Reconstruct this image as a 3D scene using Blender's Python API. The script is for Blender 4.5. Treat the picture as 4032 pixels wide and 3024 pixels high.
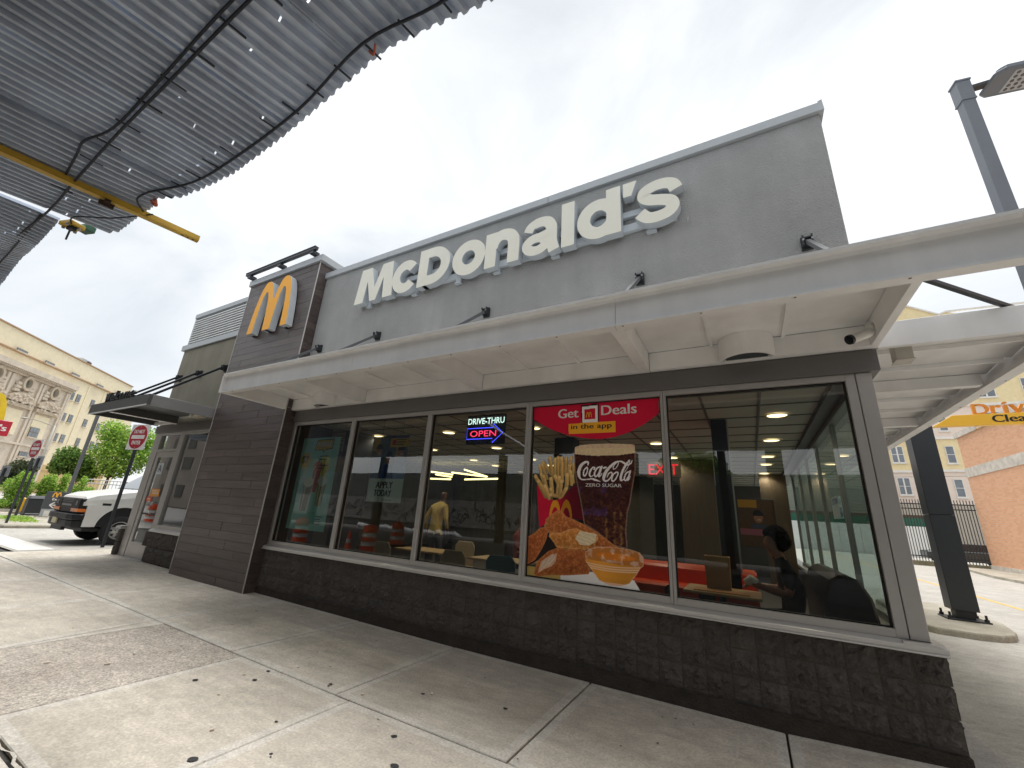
import bpy, math, random
import numpy as np
from mathutils import Vector, Matrix
for o in list(bpy.data.objects): bpy.data.objects.remove(o)
SC=bpy.context.scene
COL=SC.collection
R=math.radians
# ---------------------------------------------------------------- camera
CH,CP,CR=-0.5251942,0.31136203,0.06265332
_f=Vector((math.sin(CH)*math.cos(CP),math.cos(CH)*math.cos(CP),math.sin(CP)))
_r=_f.cross(Vector((0,0,1))).normalized();_u=_r.cross(_f)
_r2=math.cos(CR)*_r+math.sin(CR)*_u;_u2=-math.sin(CR)*_r+math.cos(CR)*_u
cam=bpy.data.cameras.new('camera');cam.sensor_width=36;cam.lens=1607.44/4032*36
cam.clip_start=.05;cam.clip_end=2500
camo=bpy.data.objects.new('camera',cam);COL.objects.link(camo)
M=Matrix((_r2,_u2,-_f)).transposed().to_4x4();M.translation=Vector((0,-4.5,1.5))
camo.matrix_world=M;SC.camera=camo
# ---------------------------------------------------------------- sky and sun
SUN_EL,SUN_AZ=R(77),R(-25)      # azimuth clockwise from +Y
W=bpy.data.worlds.new('World');SC.world=W;W.use_nodes=True
nt=W.node_tree;N=nt.nodes;L=nt.links
for n in list(N): N.remove(n)
out=N.new('ShaderNodeOutputWorld');bg=N.new('ShaderNodeBackground')
sky=N.new('ShaderNodeTexSky');sky.sky_type='NISHITA';sky.sun_disc=False
sky.sun_elevation=SUN_EL;sky.sun_rotation=SUN_AZ
tc=N.new('ShaderNodeTexCoord')
mp=N.new('ShaderNodeMapping');mp.inputs['Scale'].default_value=(1,1,1.9);mp.inputs['Location'].default_value=(.3,1.7,.2)
n1=N.new('ShaderNodeTexNoise');n1.inputs['Scale'].default_value=1.7;n1.inputs['Detail'].default_value=7;n1.inputs['Roughness'].default_value=.55;n1.inputs['Distortion'].default_value=.5
cr=N.new('ShaderNodeValToRGB');e=cr.color_ramp.elements
e[0].position=.35;e[0].color=(2.95,3.12,3.24,1);e[1].position=.66;e[1].color=(4.6,4.64,4.64,1)
mx=N.new('ShaderNodeMixRGB');mx.inputs[0].default_value=.93
L.new(tc.outputs['Generated'],mp.inputs[0]);L.new(mp.outputs[0],n1.inputs['Vector']);L.new(n1.outputs['Fac'],cr.inputs[0])
L.new(sky.outputs[0],mx.inputs[1]);L.new(cr.outputs[0],mx.inputs[2]);L.new(mx.outputs[0],bg.inputs[0]);bg.inputs[1].default_value=.105
L.new(bg.outputs[0],out.inputs[0])
sl=bpy.data.lights.new('sun','SUN');sl.energy=1.5;sl.angle=R(36);sl.color=(1,.98,.95)
so=bpy.data.objects.new('sun',sl);COL.objects.link(so)
sd=Vector((math.sin(SUN_AZ)*math.cos(SUN_EL),math.cos(SUN_AZ)*math.cos(SUN_EL),math.sin(SUN_EL)))
so.rotation_euler=sd.to_track_quat('Z','Y').to_euler();so.location=(0,0,30)
vs=SC.view_settings;vs.view_transform='Standard';vs.look='None';vs.gamma=1;vs.use_curve_mapping=False
vs.exposure=1.32
SC.cycles.max_bounces=8;SC.cycles.diffuse_bounces=4;SC.cycles.glossy_bounces=4;SC.cycles.transparent_max_bounces=16
SC.cycles.use_denoising=True
try: SC.cycles.denoiser='OPENIMAGEDENOISE'
except Exception: pass
SC.cycles.caustics_reflective=False;SC.cycles.caustics_refractive=False
# ---------------------------------------------------------------- materials
def srgb(r,g,b):
    f=lambda c:(c/255/12.92 if c/255<.04045 else ((c/255+.055)/1.055)**2.4)
    return (f(r),f(g),f(b))
MATS={}
def mat(name,col,rough=.6,metal=0,var=.12,vs=3.,bump=0,bs=40,rnd=0,spec=.5,stretch=None,emit=None,attr=None,local=False,streak=0):
    if name in MATS: return MATS[name]
    m=bpy.data.materials.new(name);m.use_nodes=True;n=m.node_tree.nodes;l=m.node_tree.links
    b=n['Principled BSDF'];b.inputs['Roughness'].default_value=rough;b.inputs['Metallic'].default_value=metal
    b.inputs['Specular IOR Level'].default_value=spec
    if local: pos=n.new('ShaderNodeTexCoord').outputs['Object']
    else: pos=n.new('ShaderNodeNewGeometry').outputs['Position']
    if stretch:
        q=n.new('ShaderNodeMapping');q.inputs['Scale'].default_value=stretch;l.new(pos,q.inputs[0]);pos=q.outputs[0]
    cur=None
    if attr:
        a=n.new('ShaderNodeAttribute');a.attribute_name=attr;cur=a.outputs['Color']
    if var>0:
        t=n.new('ShaderNodeTexNoise');t.inputs['Scale'].default_value=vs;t.inputs['Detail'].default_value=8;t.inputs['Roughness'].default_value=.62
        l.new(pos,t.inputs['Vector'])
        mr=n.new('ShaderNodeMapRange');mr.inputs[1].default_value=.25;mr.inputs[2].default_value=.75;mr.inputs[3].default_value=1-var;mr.inputs[4].default_value=1+var
        l.new(t.outputs['Fac'],mr.inputs[0]);fac=mr.outputs[0]
        if streak:
            g=n.new('ShaderNodeMapping');g.inputs['Scale'].default_value=(3,3,.25);p0=n.new('ShaderNodeNewGeometry');l.new(p0.outputs['Position'],g.inputs[0])
            t2=n.new('ShaderNodeTexNoise');t2.inputs['Scale'].default_value=1.3;t2.inputs['Detail'].default_value=5;l.new(g.outputs[0],t2.inputs['Vector'])
            m2=n.new('ShaderNodeMapRange');m2.inputs[1].default_value=.35;m2.inputs[2].default_value=.65;m2.inputs[3].default_value=1-streak;m2.inputs[4].default_value=1+streak*.5
            l.new(t2.outputs['Fac'],m2.inputs[0]);k=n.new('ShaderNodeMath');k.operation='MULTIPLY';l.new(fac,k.inputs[0]);l.new(m2.outputs[0],k.inputs[1]);fac=k.outputs[0]
        if rnd:
            oi=n.new('ShaderNodeObjectInfo');m3=n.new('ShaderNodeMapRange');m3.inputs[3].default_value=1-rnd;m3.inputs[4].default_value=1+rnd
            l.new(oi.outputs['Random'],m3.inputs[0]);k=n.new('ShaderNodeMath');k.operation='MULTIPLY';l.new(fac,k.inputs[0]);l.new(m3.outputs[0],k.inputs[1]);fac=k.outputs[0]
        v=n.new('ShaderNodeVectorMath');v.operation='SCALE'
        if cur: l.new(cur,v.inputs[0])
        else: v.inputs[0].default_value=col
        l.new(fac,v.inputs['Scale']);cur=v.outputs[0]
    if cur: l.new(cur,b.inputs['Base Color'])
    else: b.inputs['Base Color'].default_value=(*col,1)
    if bump:
        t=n.new('ShaderNodeTexNoise');t.inputs['Scale'].default_value=bs;t.inputs['Detail'].default_value=6;l.new(pos,t.inputs['Vector'])
        bp=n.new('ShaderNodeBump');bp.inputs['Strength'].default_value=min(1,bump*10);bp.inputs['Distance'].default_value=bump*.1
        l.new(t.outputs['Fac'],bp.inputs['Height']);l.new(bp.outputs[0],b.inputs['Normal'])
    if emit:
        b.inputs['Emission Color'].default_value=(*col,1);b.inputs['Emission Strength'].default_value=emit
    MATS[name]=m;return m
def nodes_of(m): return m.node_tree.nodes,m.node_tree.links,m.node_tree.nodes['Principled BSDF']

def concrete(name,light,dark,ag=0,bump=.03,rnd=.06):
    m=bpy.data.materials.new(name);m.use_nodes=True;n,l,b=nodes_of(m)
    g=n.new('ShaderNodeNewGeometry')
    def noise(sc,det,lo,hi,a=.3,z=.7,st=None):
        p=g.outputs['Position']
        if st:
            q=n.new('ShaderNodeMapping');q.inputs['Scale'].default_value=st;l.new(p,q.inputs[0]);p=q.outputs[0]
        t=n.new('ShaderNodeTexNoise');t.inputs['Scale'].default_value=sc;t.inputs['Detail'].default_value=det;t.inputs['Roughness'].default_value=.65;l.new(p,t.inputs['Vector'])
        r=n.new('ShaderNodeMapRange');r.inputs[1].default_value=a;r.inputs[2].default_value=z;r.inputs[3].default_value=lo;r.inputs[4].default_value=hi;l.new(t.outputs['Fac'],r.inputs[0]);return r.outputs[0]
    mixf=noise(.9,9,0,1)
    mc=n.new('ShaderNodeMixRGB');mc.inputs[1].default_value=(*dark,1);mc.inputs[2].default_value=(*light,1);l.new(mixf,mc.inputs[0])
    f1=noise(55,4,.78,1.2);f2=noise(7,6,.86,1.1);f3=noise(2.5,6,.88,1.08,st=(1,5,1))
    oi=n.new('ShaderNodeObjectInfo');r=n.new('ShaderNodeMapRange');r.inputs[3].default_value=1-rnd;r.inputs[4].default_value=1+rnd;l.new(oi.outputs['Random'],r.inputs[0])
    cur=mc.outputs[0]
    for f in (f1,f2,f3,r.outputs[0]):
        v=n.new('ShaderNodeVectorMath');v.operation='SCALE';l.new(cur,v.inputs[0]);l.new(f,v.inputs['Scale']);cur=v.outputs[0]
    vo=n.new('ShaderNodeTexVoronoi');vo.inputs['Scale'].default_value=75 if ag else 160;l.new(g.outputs['Position'],vo.inputs['Vector'])
    if ag:
        hs=n.new('ShaderNodeMapRange');hs.inputs[3].default_value=.55;hs.inputs[4].default_value=1.35;l.new(vo.outputs['Color'],hs.inputs[0])
        v=n.new('ShaderNodeVectorMath');v.operation='SCALE';l.new(cur,v.inputs[0]);l.new(hs.outputs[0],v.inputs['Scale']);cur=v.outputs[0]
    # small dark pits
    w=n.new('ShaderNodeTexNoise');w.inputs['Scale'].default_value=23;w.inputs['Detail'].default_value=2;l.new(g.outputs['Position'],w.inputs['Vector'])
    pr=n.new('ShaderNodeMapRange');pr.inputs[1].default_value=.70;pr.inputs[2].default_value=.76;pr.inputs[3].default_value=1;pr.inputs[4].default_value=.7;l.new(w.outputs['Fac'],pr.inputs[0])
    v=n.new('ShaderNodeVectorMath');v.operation='SCALE';l.new(cur,v.inputs[0]);l.new(pr.outputs[0],v.inputs['Scale']);cur=v.outputs[0]
    l.new(cur,b.inputs['Base Color']);b.inputs['Roughness'].default_value=.85;b.inputs['Specular IOR Level'].default_value=.3
    t=n.new('ShaderNodeTexNoise');t.inputs['Scale'].default_value=90;t.inputs['Detail'].default_value=5;l.new(g.outputs['Position'],t.inputs['Vector'])
    bp=n.new('ShaderNodeBump');bp.inputs['Strength'].default_value=.5;bp.inputs['Distance'].default_value=.004 if not ag else .008
    l.new(vo.outputs['Distance'] if ag else t.outputs['Fac'],bp.inputs['Height']);l.new(bp.outputs[0],b.inputs['Normal'])
    MATS[name]=m;return m
def glass(name,tint=(.72,.8,.77),k=1.7,rough=0.0):
    m=bpy.data.materials.new(name);m.use_nodes=True;n,l=m.node_tree.nodes,m.node_tree.links
    n.remove(n['Principled BSDF']);o=n['Material Output']
    fr=n.new('ShaderNodeFresnel');fr.inputs[0].default_value=1.5
    nz=n.new('ShaderNodeTexNoise');nz.inputs['Scale'].default_value=1.1;nz.inputs['Detail'].default_value=1
    g=n.new('ShaderNodeNewGeometry');l.new(g.outputs['Position'],nz.inputs['Vector'])
    bp=n.new('ShaderNodeBump');bp.inputs['Strength'].default_value=.06;bp.inputs['Distance'].default_value=.02;l.new(nz.outputs['Fac'],bp.inputs['Height'])
    mu=n.new('ShaderNodeMath');mu.operation='MULTIPLY';mu.inputs[1].default_value=k;mu.use_clamp=True;l.new(fr.outputs[0],mu.inputs[0])
    gl=n.new('ShaderNodeBsdfGlossy');gl.inputs['Roughness'].default_value=rough;l.new(bp.outputs[0],gl.inputs['Normal'])
    tr=n.new('ShaderNodeBsdfTransparent');tr.inputs[0].default_value=(*tint,1)
    ms=n.new('ShaderNodeMixShader');l.new(mu.outputs[0],ms.inputs[0]);l.new(tr.outputs[0],ms.inputs[1]);l.new(gl.outputs[0],ms.inputs[2]);l.new(ms.outputs[0],o.inputs[0])
    MATS[name]=m;return m
def leafmat(name):
    m=bpy.data.materials.new(name);m.use_nodes=True;n,l,b=nodes_of(m)
    a=n.new('ShaderNodeAttribute');a.attribute_name='tint';l.new(a.outputs['Color'],b.inputs['Base Color']);b.inputs['Roughness'].default_value=.55
    t=n.new('ShaderNodeBsdfTranslucent');l.new(a.outputs['Color'],t.inputs[0]);ms=n.new('ShaderNodeMixShader');ms.inputs[0].default_value=.4
    l.new(b.outputs[0],ms.inputs[1]);l.new(t.outputs[0],ms.inputs[2]);l.new(ms.outputs[0],n['Material Output'].inputs[0]);MATS[name]=m;return m
def emis(name,col,s):
    m=bpy.data.materials.new(name);m.use_nodes=True;n,l=m.node_tree.nodes,m.node_tree.links
    n.remove(n['Principled BSDF']);e=n.new('ShaderNodeEmission');e.inputs[0].default_value=(*col,1);e.inputs[1].default_value=s
    l.new(e.outputs[0],n['Material Output'].inputs[0]);MATS[name]=m;return m
# ---------------------------------------------------------------- mesh helpers
class MB:
    def __init__(s): s.v=[];s.f=[];s.m=[]
    def add(s,vs,fs,m=0):
        o=len(s.v);s.v+= [tuple(p) for p in vs];s.f+=[tuple(i+o for i in f) for f in fs];s.m+=[m]*len(fs);return s
    def box(s,x0,x1,y0,y1,z0,z1,m=0):
        v=[(x,y,z) for z in (z0,z1) for y in (y0,y1) for x in (x0,x1)]
        return s.add(v,[(0,2,3,1),(4,5,7,6),(0,1,5,4),(2,6,7,3),(0,4,6,2),(1,3,7,5)],m)
    def obox(s,c,ax,h,m=0):
        c=Vector(c);a=[Vector(q).normalized()*k for q,k in zip(ax,h)]
        v=[c+a[0]*x+a[1]*y+a[2]*z for z in (-1,1) for y in (-1,1) for x in (-1,1)]
        return s.add(v,[(0,2,3,1),(4,5,7,6),(0,1,5,4),(2,6,7,3),(0,4,6,2),(1,3,7,5)],m)
    def beam(s,a,b,w,h,m=0,up=(0,0,1)):
        a,b=Vector(a),Vector(b);d=(b-a);x=d.cross(Vector(up))
        if x.length<1e-6: x=d.cross(Vector((0,1,0)))
        x.normalize();u=x.cross(d).normalized()
        return s.obox((a+b)/2,(d,x,u),(d.length/2,w/2,h/2),m)
    def prism(s,pts,vec,m=0,ms=None):
        n=len(pts);vec=Vector(vec);P=[Vector(p) for p in pts];o=len(s.v)
        s.add(P+[p+vec for p in P],[],m)
        s.f+=[tuple(o+i for i in range(n)),tuple(o+n+i for i in range(n-1,-1,-1))];s.m+=[m,m]
        for i in range(n):
            j=(i+1)%n;s.f.append((o+i,o+n+i,o+n+j,o+j));s.m.append(m if ms is None else ms)
        return s
    def tube(s,pts,r,n=8,m=0,cap=True):
        P=[Vector(p) for p in pts];rr=r if isinstance(r,(list,tuple)) else [r]*len(P);o=len(s.v);up=None
        for i,p in enumerate(P):
            d=(P[min(i+1,len(P)-1)]-P[max(i-1,0)]).normalized()
            if up is None: up=Vector((0,0,1)) if abs(d.z)<.95 else Vector((0,1,0))
            x=d.cross(up).normalized();y=x.cross(d).normalized()
            for k in range(n):
                a=2*math.pi*k/n+math.pi/n;s.v.append(tuple(p+(x*math.cos(a)+y*math.sin(a))*rr[i]))
        for i in range(len(P)-1):
            for k in range(n):
                k2=(k+1)%n;s.f.append((o+i*n+k,o+i*n+k2,o+(i+1)*n+k2,o+(i+1)*n+k));s.m.append(m)
        if cap:
            s.f.append(tuple(o+k for k in range(n-1,-1,-1)));s.f.append(tuple(o+(len(P)-1)*n+k for k in range(n)));s.m+=[m,m]
        return s
    def lathe(s,prof,c=(0,0,0),n=16,m=0,axis='z',cap=True):
        o=len(s.v);c=Vector(c)
        for r,h in prof:
            for k in range(n):
                a=2*math.pi*k/n
                q={'z':(r*math.cos(a),r*math.sin(a),h),'y':(r*math.cos(a),h,r*math.sin(a)),'x':(h,r*math.cos(a),r*math.sin(a))}[axis]
                s.v.append(tuple(c+Vector(q)))
        for i in range(len(prof)-1):
            mi=m[i] if isinstance(m,(list,tuple)) else m
            for k in range(n):
                k2=(k+1)%n;s.f.append((o+i*n+k,o+i*n+k2,o+(i+1)*n+k2,o+(i+1)*n+k));s.m.append(mi)
        for i in ((0,len(prof)-1) if cap else ()):
            if prof[i][0]>1e-4:
                s.f.append(tuple(o+i*n+k for k in range(n)));s.m.append((m[0] if i==0 else m[-1]) if isinstance(m,(list,tuple)) else m)
        return s
    def strip(s,path,w,T,depth,closed=False,m=0,ms=None):
        """stroke of width w along a 2-D path, raised into a solid; T maps (u,v,d) to space"""
        P=[Vector(p[:2]) for p in path];n=len(P);ww=w if isinstance(w,(list,tuple)) else [w]*n
        Lf=[];Rt=[]
        for i in range(n):
            if closed: a,b=P[i-1],P[(i+1)%n]
            else: a,b=P[max(i-1,0)],P[min(i+1,n-1)]
            d=(b-a).normalized();q=Vector((-d.y,d.x))*ww[i]/2;Lf.append(P[i]+q);Rt.append(P[i]-q)
        o=len(s.v)
        for d in (0,depth):
            for p in Lf: s.v.append(tuple(T(p.x,p.y,d)))
            for p in Rt: s.v.append(tuple(T(p.x,p.y,d)))
        mside=m if ms is None else ms
        for i in range(n if closed else n-1):
            j=(i+1)%n
            s.f.append((o+i,o+j,o+n+j,o+n+i));s.m.append(m)
            if depth:
                s.f+= [(o+2*n+i,o+3*n+i,o+3*n+j,o+2*n+j),(o+i,o+2*n+i,o+2*n+j,o+j),(o+n+i,o+n+j,o+3*n+j,o+3*n+i)];s.m+=[mside]*3
        if depth and not closed:
            for i in (0,n-1): s.f.append((o+i,o+n+i,o+3*n+i,o+2*n+i));s.m.append(mside)
        return s
    def mesh(s,name,mats,smooth=False):
        me=bpy.data.meshes.new(name);me.from_pydata(s.v,[],s.f)
        for k in (mats if isinstance(mats,(list,tuple)) else [mats]): me.materials.append(k)
        if max(s.m,default=0)>0: me.polygons.foreach_set('material_index',s.m)
        if smooth: me.polygons.foreach_set('use_smooth',[True]*len(s.f))
        me.update();return me
    def build(s,name,mats,parent=None,smooth=False,bevel=0,seg=1,loc=None):
        return place(name,s.mesh(name,mats,smooth),parent,bevel,seg,loc)
def place(name,me,parent=None,bevel=0,seg=1,loc=None):
    o=bpy.data.objects.new(name,me);COL.objects.link(o)
    if loc is not None: o.location=loc
    if parent is not None: attach(o,parent)
    if bevel:
        b=o.modifiers.new('bevel','BEVEL');b.width=bevel;b.segments=seg;b.limit_method='ANGLE';b.angle_limit=R(40)
    return o
WLOC={}
def attach(o,parent):
    o.parent=parent;l=WLOC.get(parent.name,Vector((0,0,0)));o.matrix_parent_inverse=Matrix.Translation(-l)
    WLOC[o.name]=l if False else Vector((0,0,0))
def tag(o,label=None,cat=None,group=None,kind=None):
    if label: o['label']=label
    if cat: o['category']=cat
    if group: o['group']=group
    if kind: o['kind']=kind
    return o
def thing(name,label,cat,loc=(0,0,0),group=None):
    o=bpy.data.objects.new(name,None);COL.objects.link(o);o.location=loc;o.empty_display_size=.2
    WLOC[o.name]=Vector(loc);return tag(o,label,cat,group)
def kids(o): return [c for c in bpy.data.objects if c.parent==o]
def dup(o,parent=None,kidmap=None):
    if kidmap is None:
        kidmap={}
        for c in bpy.data.objects:
            if c.parent: kidmap.setdefault(c.parent.name,[]).append(c)
    c=o.copy();COL.objects.link(c);WLOC[c.name]=WLOC.get(o.name,Vector((0,0,0)))
    if parent: c.parent=parent
    for ch in kidmap.get(o.name,[]): dup(ch,c,kidmap)
    return c
def text(body,size,offset=0.0,extrude=0,shear=0,align='LEFT',spacing=1):
    c=bpy.data.curves.new('t','FONT');c.body=body;c.size=size;c.offset=offset;c.extrude=extrude;c.shear=shear;c.align_x=align;c.space_character=spacing;c.resolution_u=3
    o=bpy.data.objects.new('t',c);COL.objects.link(o);dg=bpy.context.evaluated_depsgraph_get();dg.update()
    me=o.evaluated_get(dg).to_mesh();v=[tuple(p.co) for p in me.vertices];f=[tuple(p.vertices) for p in me.polygons]
    o.evaluated_get(dg).to_mesh_clear();bpy.data.objects.remove(o);bpy.data.curves.remove(c);return v,f
def addtext(mb,body,T,size,m=0,fit=None,**k):
    """T(u,v,d)->space; fit=(width,height) stretches the text to that box"""
    bold=k.pop('bold',0);k['extrude']=k.get('extrude',0)
    v,f=text(body,1,**k);a=np.array(v);size0=size;a[:,:2]*=size
    if fit:
        lo,hi=a.min(0),a.max(0);a[:,0]=(a[:,0]-lo[0])*fit[0]/(hi[0]-lo[0]);a[:,1]=(a[:,1]-lo[1])*fit[1]/(hi[1]-lo[1])
    hw=(a[:,1].max()-a[:,1].min())
    for i,dx in enumerate((0,) if not bold else (0,-bold*hw,bold*hw)): mb.add([T(p[0]+dx,p[1],p[2]+i*.0004) for p in a],f,m)
    return mb
def smooth_path(P,n=6,closed=False):
    o=[];k=len(P)
    for i in range(k if closed else k-1):
        g=lambda j:np.array(P[j%k] if closed else P[min(max(j,0),k-1)],float)
        p0,p1,p2,p3=g(i-1),g(i),g(i+1),g(i+2)
        for t in np.linspace(0,1,n,endpoint=False):
            o.append(.5*((2*p1)+(p2-p0)*t+(2*p0-5*p1+4*p2-p3)*t*t+(3*p1-p0-3*p2+p3)*t**3))
    if not closed: o.append(np.array(P[-1],float))
    return o
GX=[-400,-13,-12.5,-7.3,-5.9,-3,.2,1.1,2.2,400];GZ=[.1,.1,.09,.045,.03,0,0,.05,.1,.1]
def gz(x): return float(np.interp(x,GX,GZ))
rng=random.Random(7)
# ---------------------------------------------------------------- material set
CONC=concrete('concrete',srgb(217,208,194),srgb(188,180,166))
CONCL=concrete('concrete_margin',srgb(220,214,204),srgb(202,196,184),rnd=.03)
CONCA=concrete('exposed_aggregate',srgb(208,199,187),srgb(180,170,158),ag=1)
CURBM=concrete('kerb_concrete',srgb(188,182,168),srgb(150,143,128))
ASPH=concrete('asphalt_drive',srgb(188,184,176),srgb(168,164,156),rnd=0)
ROADM=concrete('asphalt_road',srgb(132,130,127),srgb(112,110,108),rnd=0)
JOINT=mat('joint_filler',(.075,.07,.062),.9)
STUCCO=mat('stucco',srgb(174,174,172),.9,var=.15,vs=1.0,bump=.3,bs=70,spec=.2,streak=.05)
STUCCO2=mat('olive_stucco',srgb(150,145,130),.9,var=.10,vs=2,bump=.12,bs=150,spec=.2,streak=.08)
COPING=mat('coping_metal',srgb(176,180,182),.45,var=.05,vs=4)
ALU=mat('aluminium_frame',srgb(178,174,170),.42,metal=.35,var=.04,vs=5)
SILL=mat('sill_metal',srgb(205,202,198),.35,metal=.3,var=.04)
HEADER=mat('header_metal',srgb(104,101,100),.5,var=.05)
CANW=mat('canopy_white',srgb(240,239,238),.5,var=.06,vs=2,streak=.06)
CANG=mat('canopy_grey',srgb(150,150,150),.5,var=.05)
CANDK=mat('canopy_dark',srgb(92,93,92),.5,var=.06)
BLACKM=mat('black_steel',srgb(42,44,48),.45,var=.15,bump=.02)
GASK=mat('rubber_gasket',(.008,.008,.008),.6)
BLOCK=mat('split_face_block',srgb(98,93,89),.95,var=.24,vs=8,bump=.4,bs=40,rnd=.09,spec=.15)
FOOT=mat('footing_block',srgb(74,68,62),.95,var=.25,vs=7,bump=.2,bs=60,spec=.2)
PLANK=mat('wood_tile',srgb(84,73,70),.36,var=.42,vs=4,bump=.06,bs=30,rnd=.2,stretch=(.45,3,11))
TRIMW=mat('light_trim',srgb(200,196,192),.4)
GLASS=glass('window_glass',tint=(.76,.83,.80),k=3.1)
GLASSC=glass('side_glass',tint=(.80,.93,.87),k=.6)
DARKIN=mat('dark_interior',srgb(58,56,54),.8)
WALLIN=mat('interior_wall',srgb(78,74,68),.8)
FLOORIN=mat('interior_floor',srgb(88,84,80),.5,var=.2)
CEILT=mat('ceiling_tile',srgb(205,203,192),.9,var=.05,bump=.03,bs=80)
GRIDM=mat('ceiling_grid',srgb(110,108,102),.6)
# ---------------------------------------------------------------- ground
def grid_sheet(name,xs,ys,fz,m):
    mb=MB();v=[(x,y,fz(x,y)) for y in ys for x in xs];n=len(xs)
    f=[(j*n+i,j*n+i+1,(j+1)*n+i+1,(j+1)*n+i) for j in range(len(ys)-1) for i in range(n-1)]
    mb.add(v,f);return mb.build(name,m)
xs=[-900,-400,-100,-40,-20,-14.2,-12.5,-10,-7.3,-5.9,-4.5,-3,-1.5,.2,.6,1.1,1.6,2.2,4,20,100,900]
def gfz(x,y): return gz(x)-(.22 if y<-5.5 else .04)
tag(grid_sheet('ground',xs,[-900,-100,-20,-5.6,-5.4,0,4,20,60,200,900],gfz,JOINT),'bare ground under the pavement and lots',kind='structure')
tag(grid_sheet('street',[-400,-60,-14,-5,5,30,400],[-20.5,-12,-5.72],lambda x,y:gz(x)-.15,ROADM),'dark asphalt street under the overhead shed',kind='structure')
tag(grid_sheet('driveway',[1.115,1.305,1.6,2.2,4,12,40,120],[-5.4,-3.3,0,6,12,24,40,70],lambda x,y:gz(x)-.004,ASPH),'pale worn asphalt drive beside the restaurant',kind='structure')
tag(grid_sheet('lot_drive',[-21.9,-19,-16.2,-14.25],[-1.3,0,10,30,45],lambda x,y:gz(x)-.004,ASPH),'pale asphalt lane where the white van stands',kind='structure')
tag(grid_sheet('parking_lot',[-140,-60,-38,-21.95],[-5.4,0,1.2,10,30,90],lambda x,y:.096,ASPH),'pale lot beyond the exit lane',kind='structure')
y0=MB()
for yy in [7.2+i*6.0 for i in range(1)]: y0.box(5.35,5.47,-3,44,.099,.1005)
tag(y0.build('lane_line',mat('yellow_paint',srgb(214,176,98),.8,var=.3,vs=12)),'worn yellow line painted along the drive',kind='structure')
y0=MB();y0.box(-21.8,-14.4,-1.22,-.62,.0985,.1005);y0.box(-20.2,-17.5,3.2,3.5,.0985,.1005)
tag(y0.build('road_marking',mat('white_paint',srgb(216,214,208),.8,var=.12,vs=6)),'worn white band painted across the exit lane',kind='structure')
# sidewalk of separate slabs
side=thing('sidewalk',None,None)
tag(side,'grey concrete sidewalk of jointed slabs along the restaurant',kind='structure')
def slab(x0,x1,ya,yb,ma=CONC,margin=.075,th=.035,g=.008):
    x0+=g;x1-=g;ya+=g;yb-=g;b=.006
    dz=rng.uniform(-.004,.004)
    z=lambda x,y,d=0:(x,y,gz(x)+d+dz*.6)
    q=[(x0,ya),(x1,ya),(x1,yb),(x0,yb)]
    mb=MB();v=[z(x,y,-th) for x,y in q]
    i1=[(x0+b,ya+b),(x1-b,ya+b),(x1-b,yb-b),(x0+b,yb-b)]
    rim=[(x0,ya),(x1,ya),(x1,yb),(x0,yb)]
    v+=[z(x,y,-b) for x,y in rim];v+=[z(x,y) for x,y in i1]
    m=margin;i2=[(x0+m,ya+m),(x1-m,ya+m),(x1-m,yb-m),(x0+m,yb-m)];v+=[z(x,y,-.0008) for x,y in i2]
    for s in range(3):
        for i in range(4):
            j=(i+1)%4;mb.f.append((s*4+i,s*4+j,(s+1)*4+j,(s+1)*4+i));mb.m.append(1 if s else 0)
    mb.f.append((12,13,14,15));mb.m.append(0);mb.v=v
    mb.build('slab',[ma,CONCL if ma is CONC else ma],side)
cols=[-14.2,-12.9,-11.6,-10.02,-8.36,-6.50,-4.76,-3.16,-1.52,.08,1.30]
for a,b in zip(cols,cols[1:]):
    slab(a,b,-1.655,.6 if b<=-9.9 else .02)
cols2=[-14.2,-12.55,-10.25,-8.12,-6.21,-4.55,-2.98,-1.38,.22,1.30]
for a,b in zip(cols2,cols2[1:]):
    slab(a,b,-3.31,-1.655,CONCA if a==-6.21 else CONC,g=.006)
cols3=[-14.2,-12.2,-10.2,-8.1,-6.1,-4.3,-2.5,-.7,1.30]
for a,b in zip(cols3,cols3[1:]): slab(a,b,-5.3,-3.345,CONC)

# pale strip at the aggregate slab edge and the crack filler in the long joint
t=MB();t.add([(-6.285,-3.3,gz(-6.2)+.004),(-6.165,-3.3,gz(-6.2)+.004),(-6.43,-1.67,gz(-6.4)+.004),(-6.5,-1.67,gz(-6.5)+.004)],[(0,1,2,3)])
t.build('mortar_strip',CONCL,side)
k=MB();pts=[]
for i in range(60):
    x=-5.3+i*.07;pts.append((x,-3.328+.012*math.sin(i*1.3)+rng.uniform(-.008,.008)))
for (xa,ya),(xb,yb) in zip(pts,pts[1:]):
    w=rng.uniform(.004,.014);k.add([(xa,ya-w,gz(xa)+.003),(xb,yb-w,gz(xb)+.003),(xb,yb+w,gz(xb)+.003),(xa,ya+w,gz(xa)+.003)],[(0,1,2,3)])
k.build('joint_filler',CONCL,side)
kb=MB()
for a,b in zip([-60,-14.2,-7,0,7,30],[-14.2,-7,0,7,30,60]): kb.prism([(a+.005,-5.72,gz(a)-.2),(a+.005,-5.72,gz(a)-.015),(a+.005,-5.7,gz(a)),(a+.005,-5.42,gz(a)),(a+.005,-5.42,gz(a)-.2)],(b-a-.01,0,0))
tag(kb.build('kerb',CURBM),'concrete kerb at the street edge of the sidewalk',kind='structure')
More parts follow.
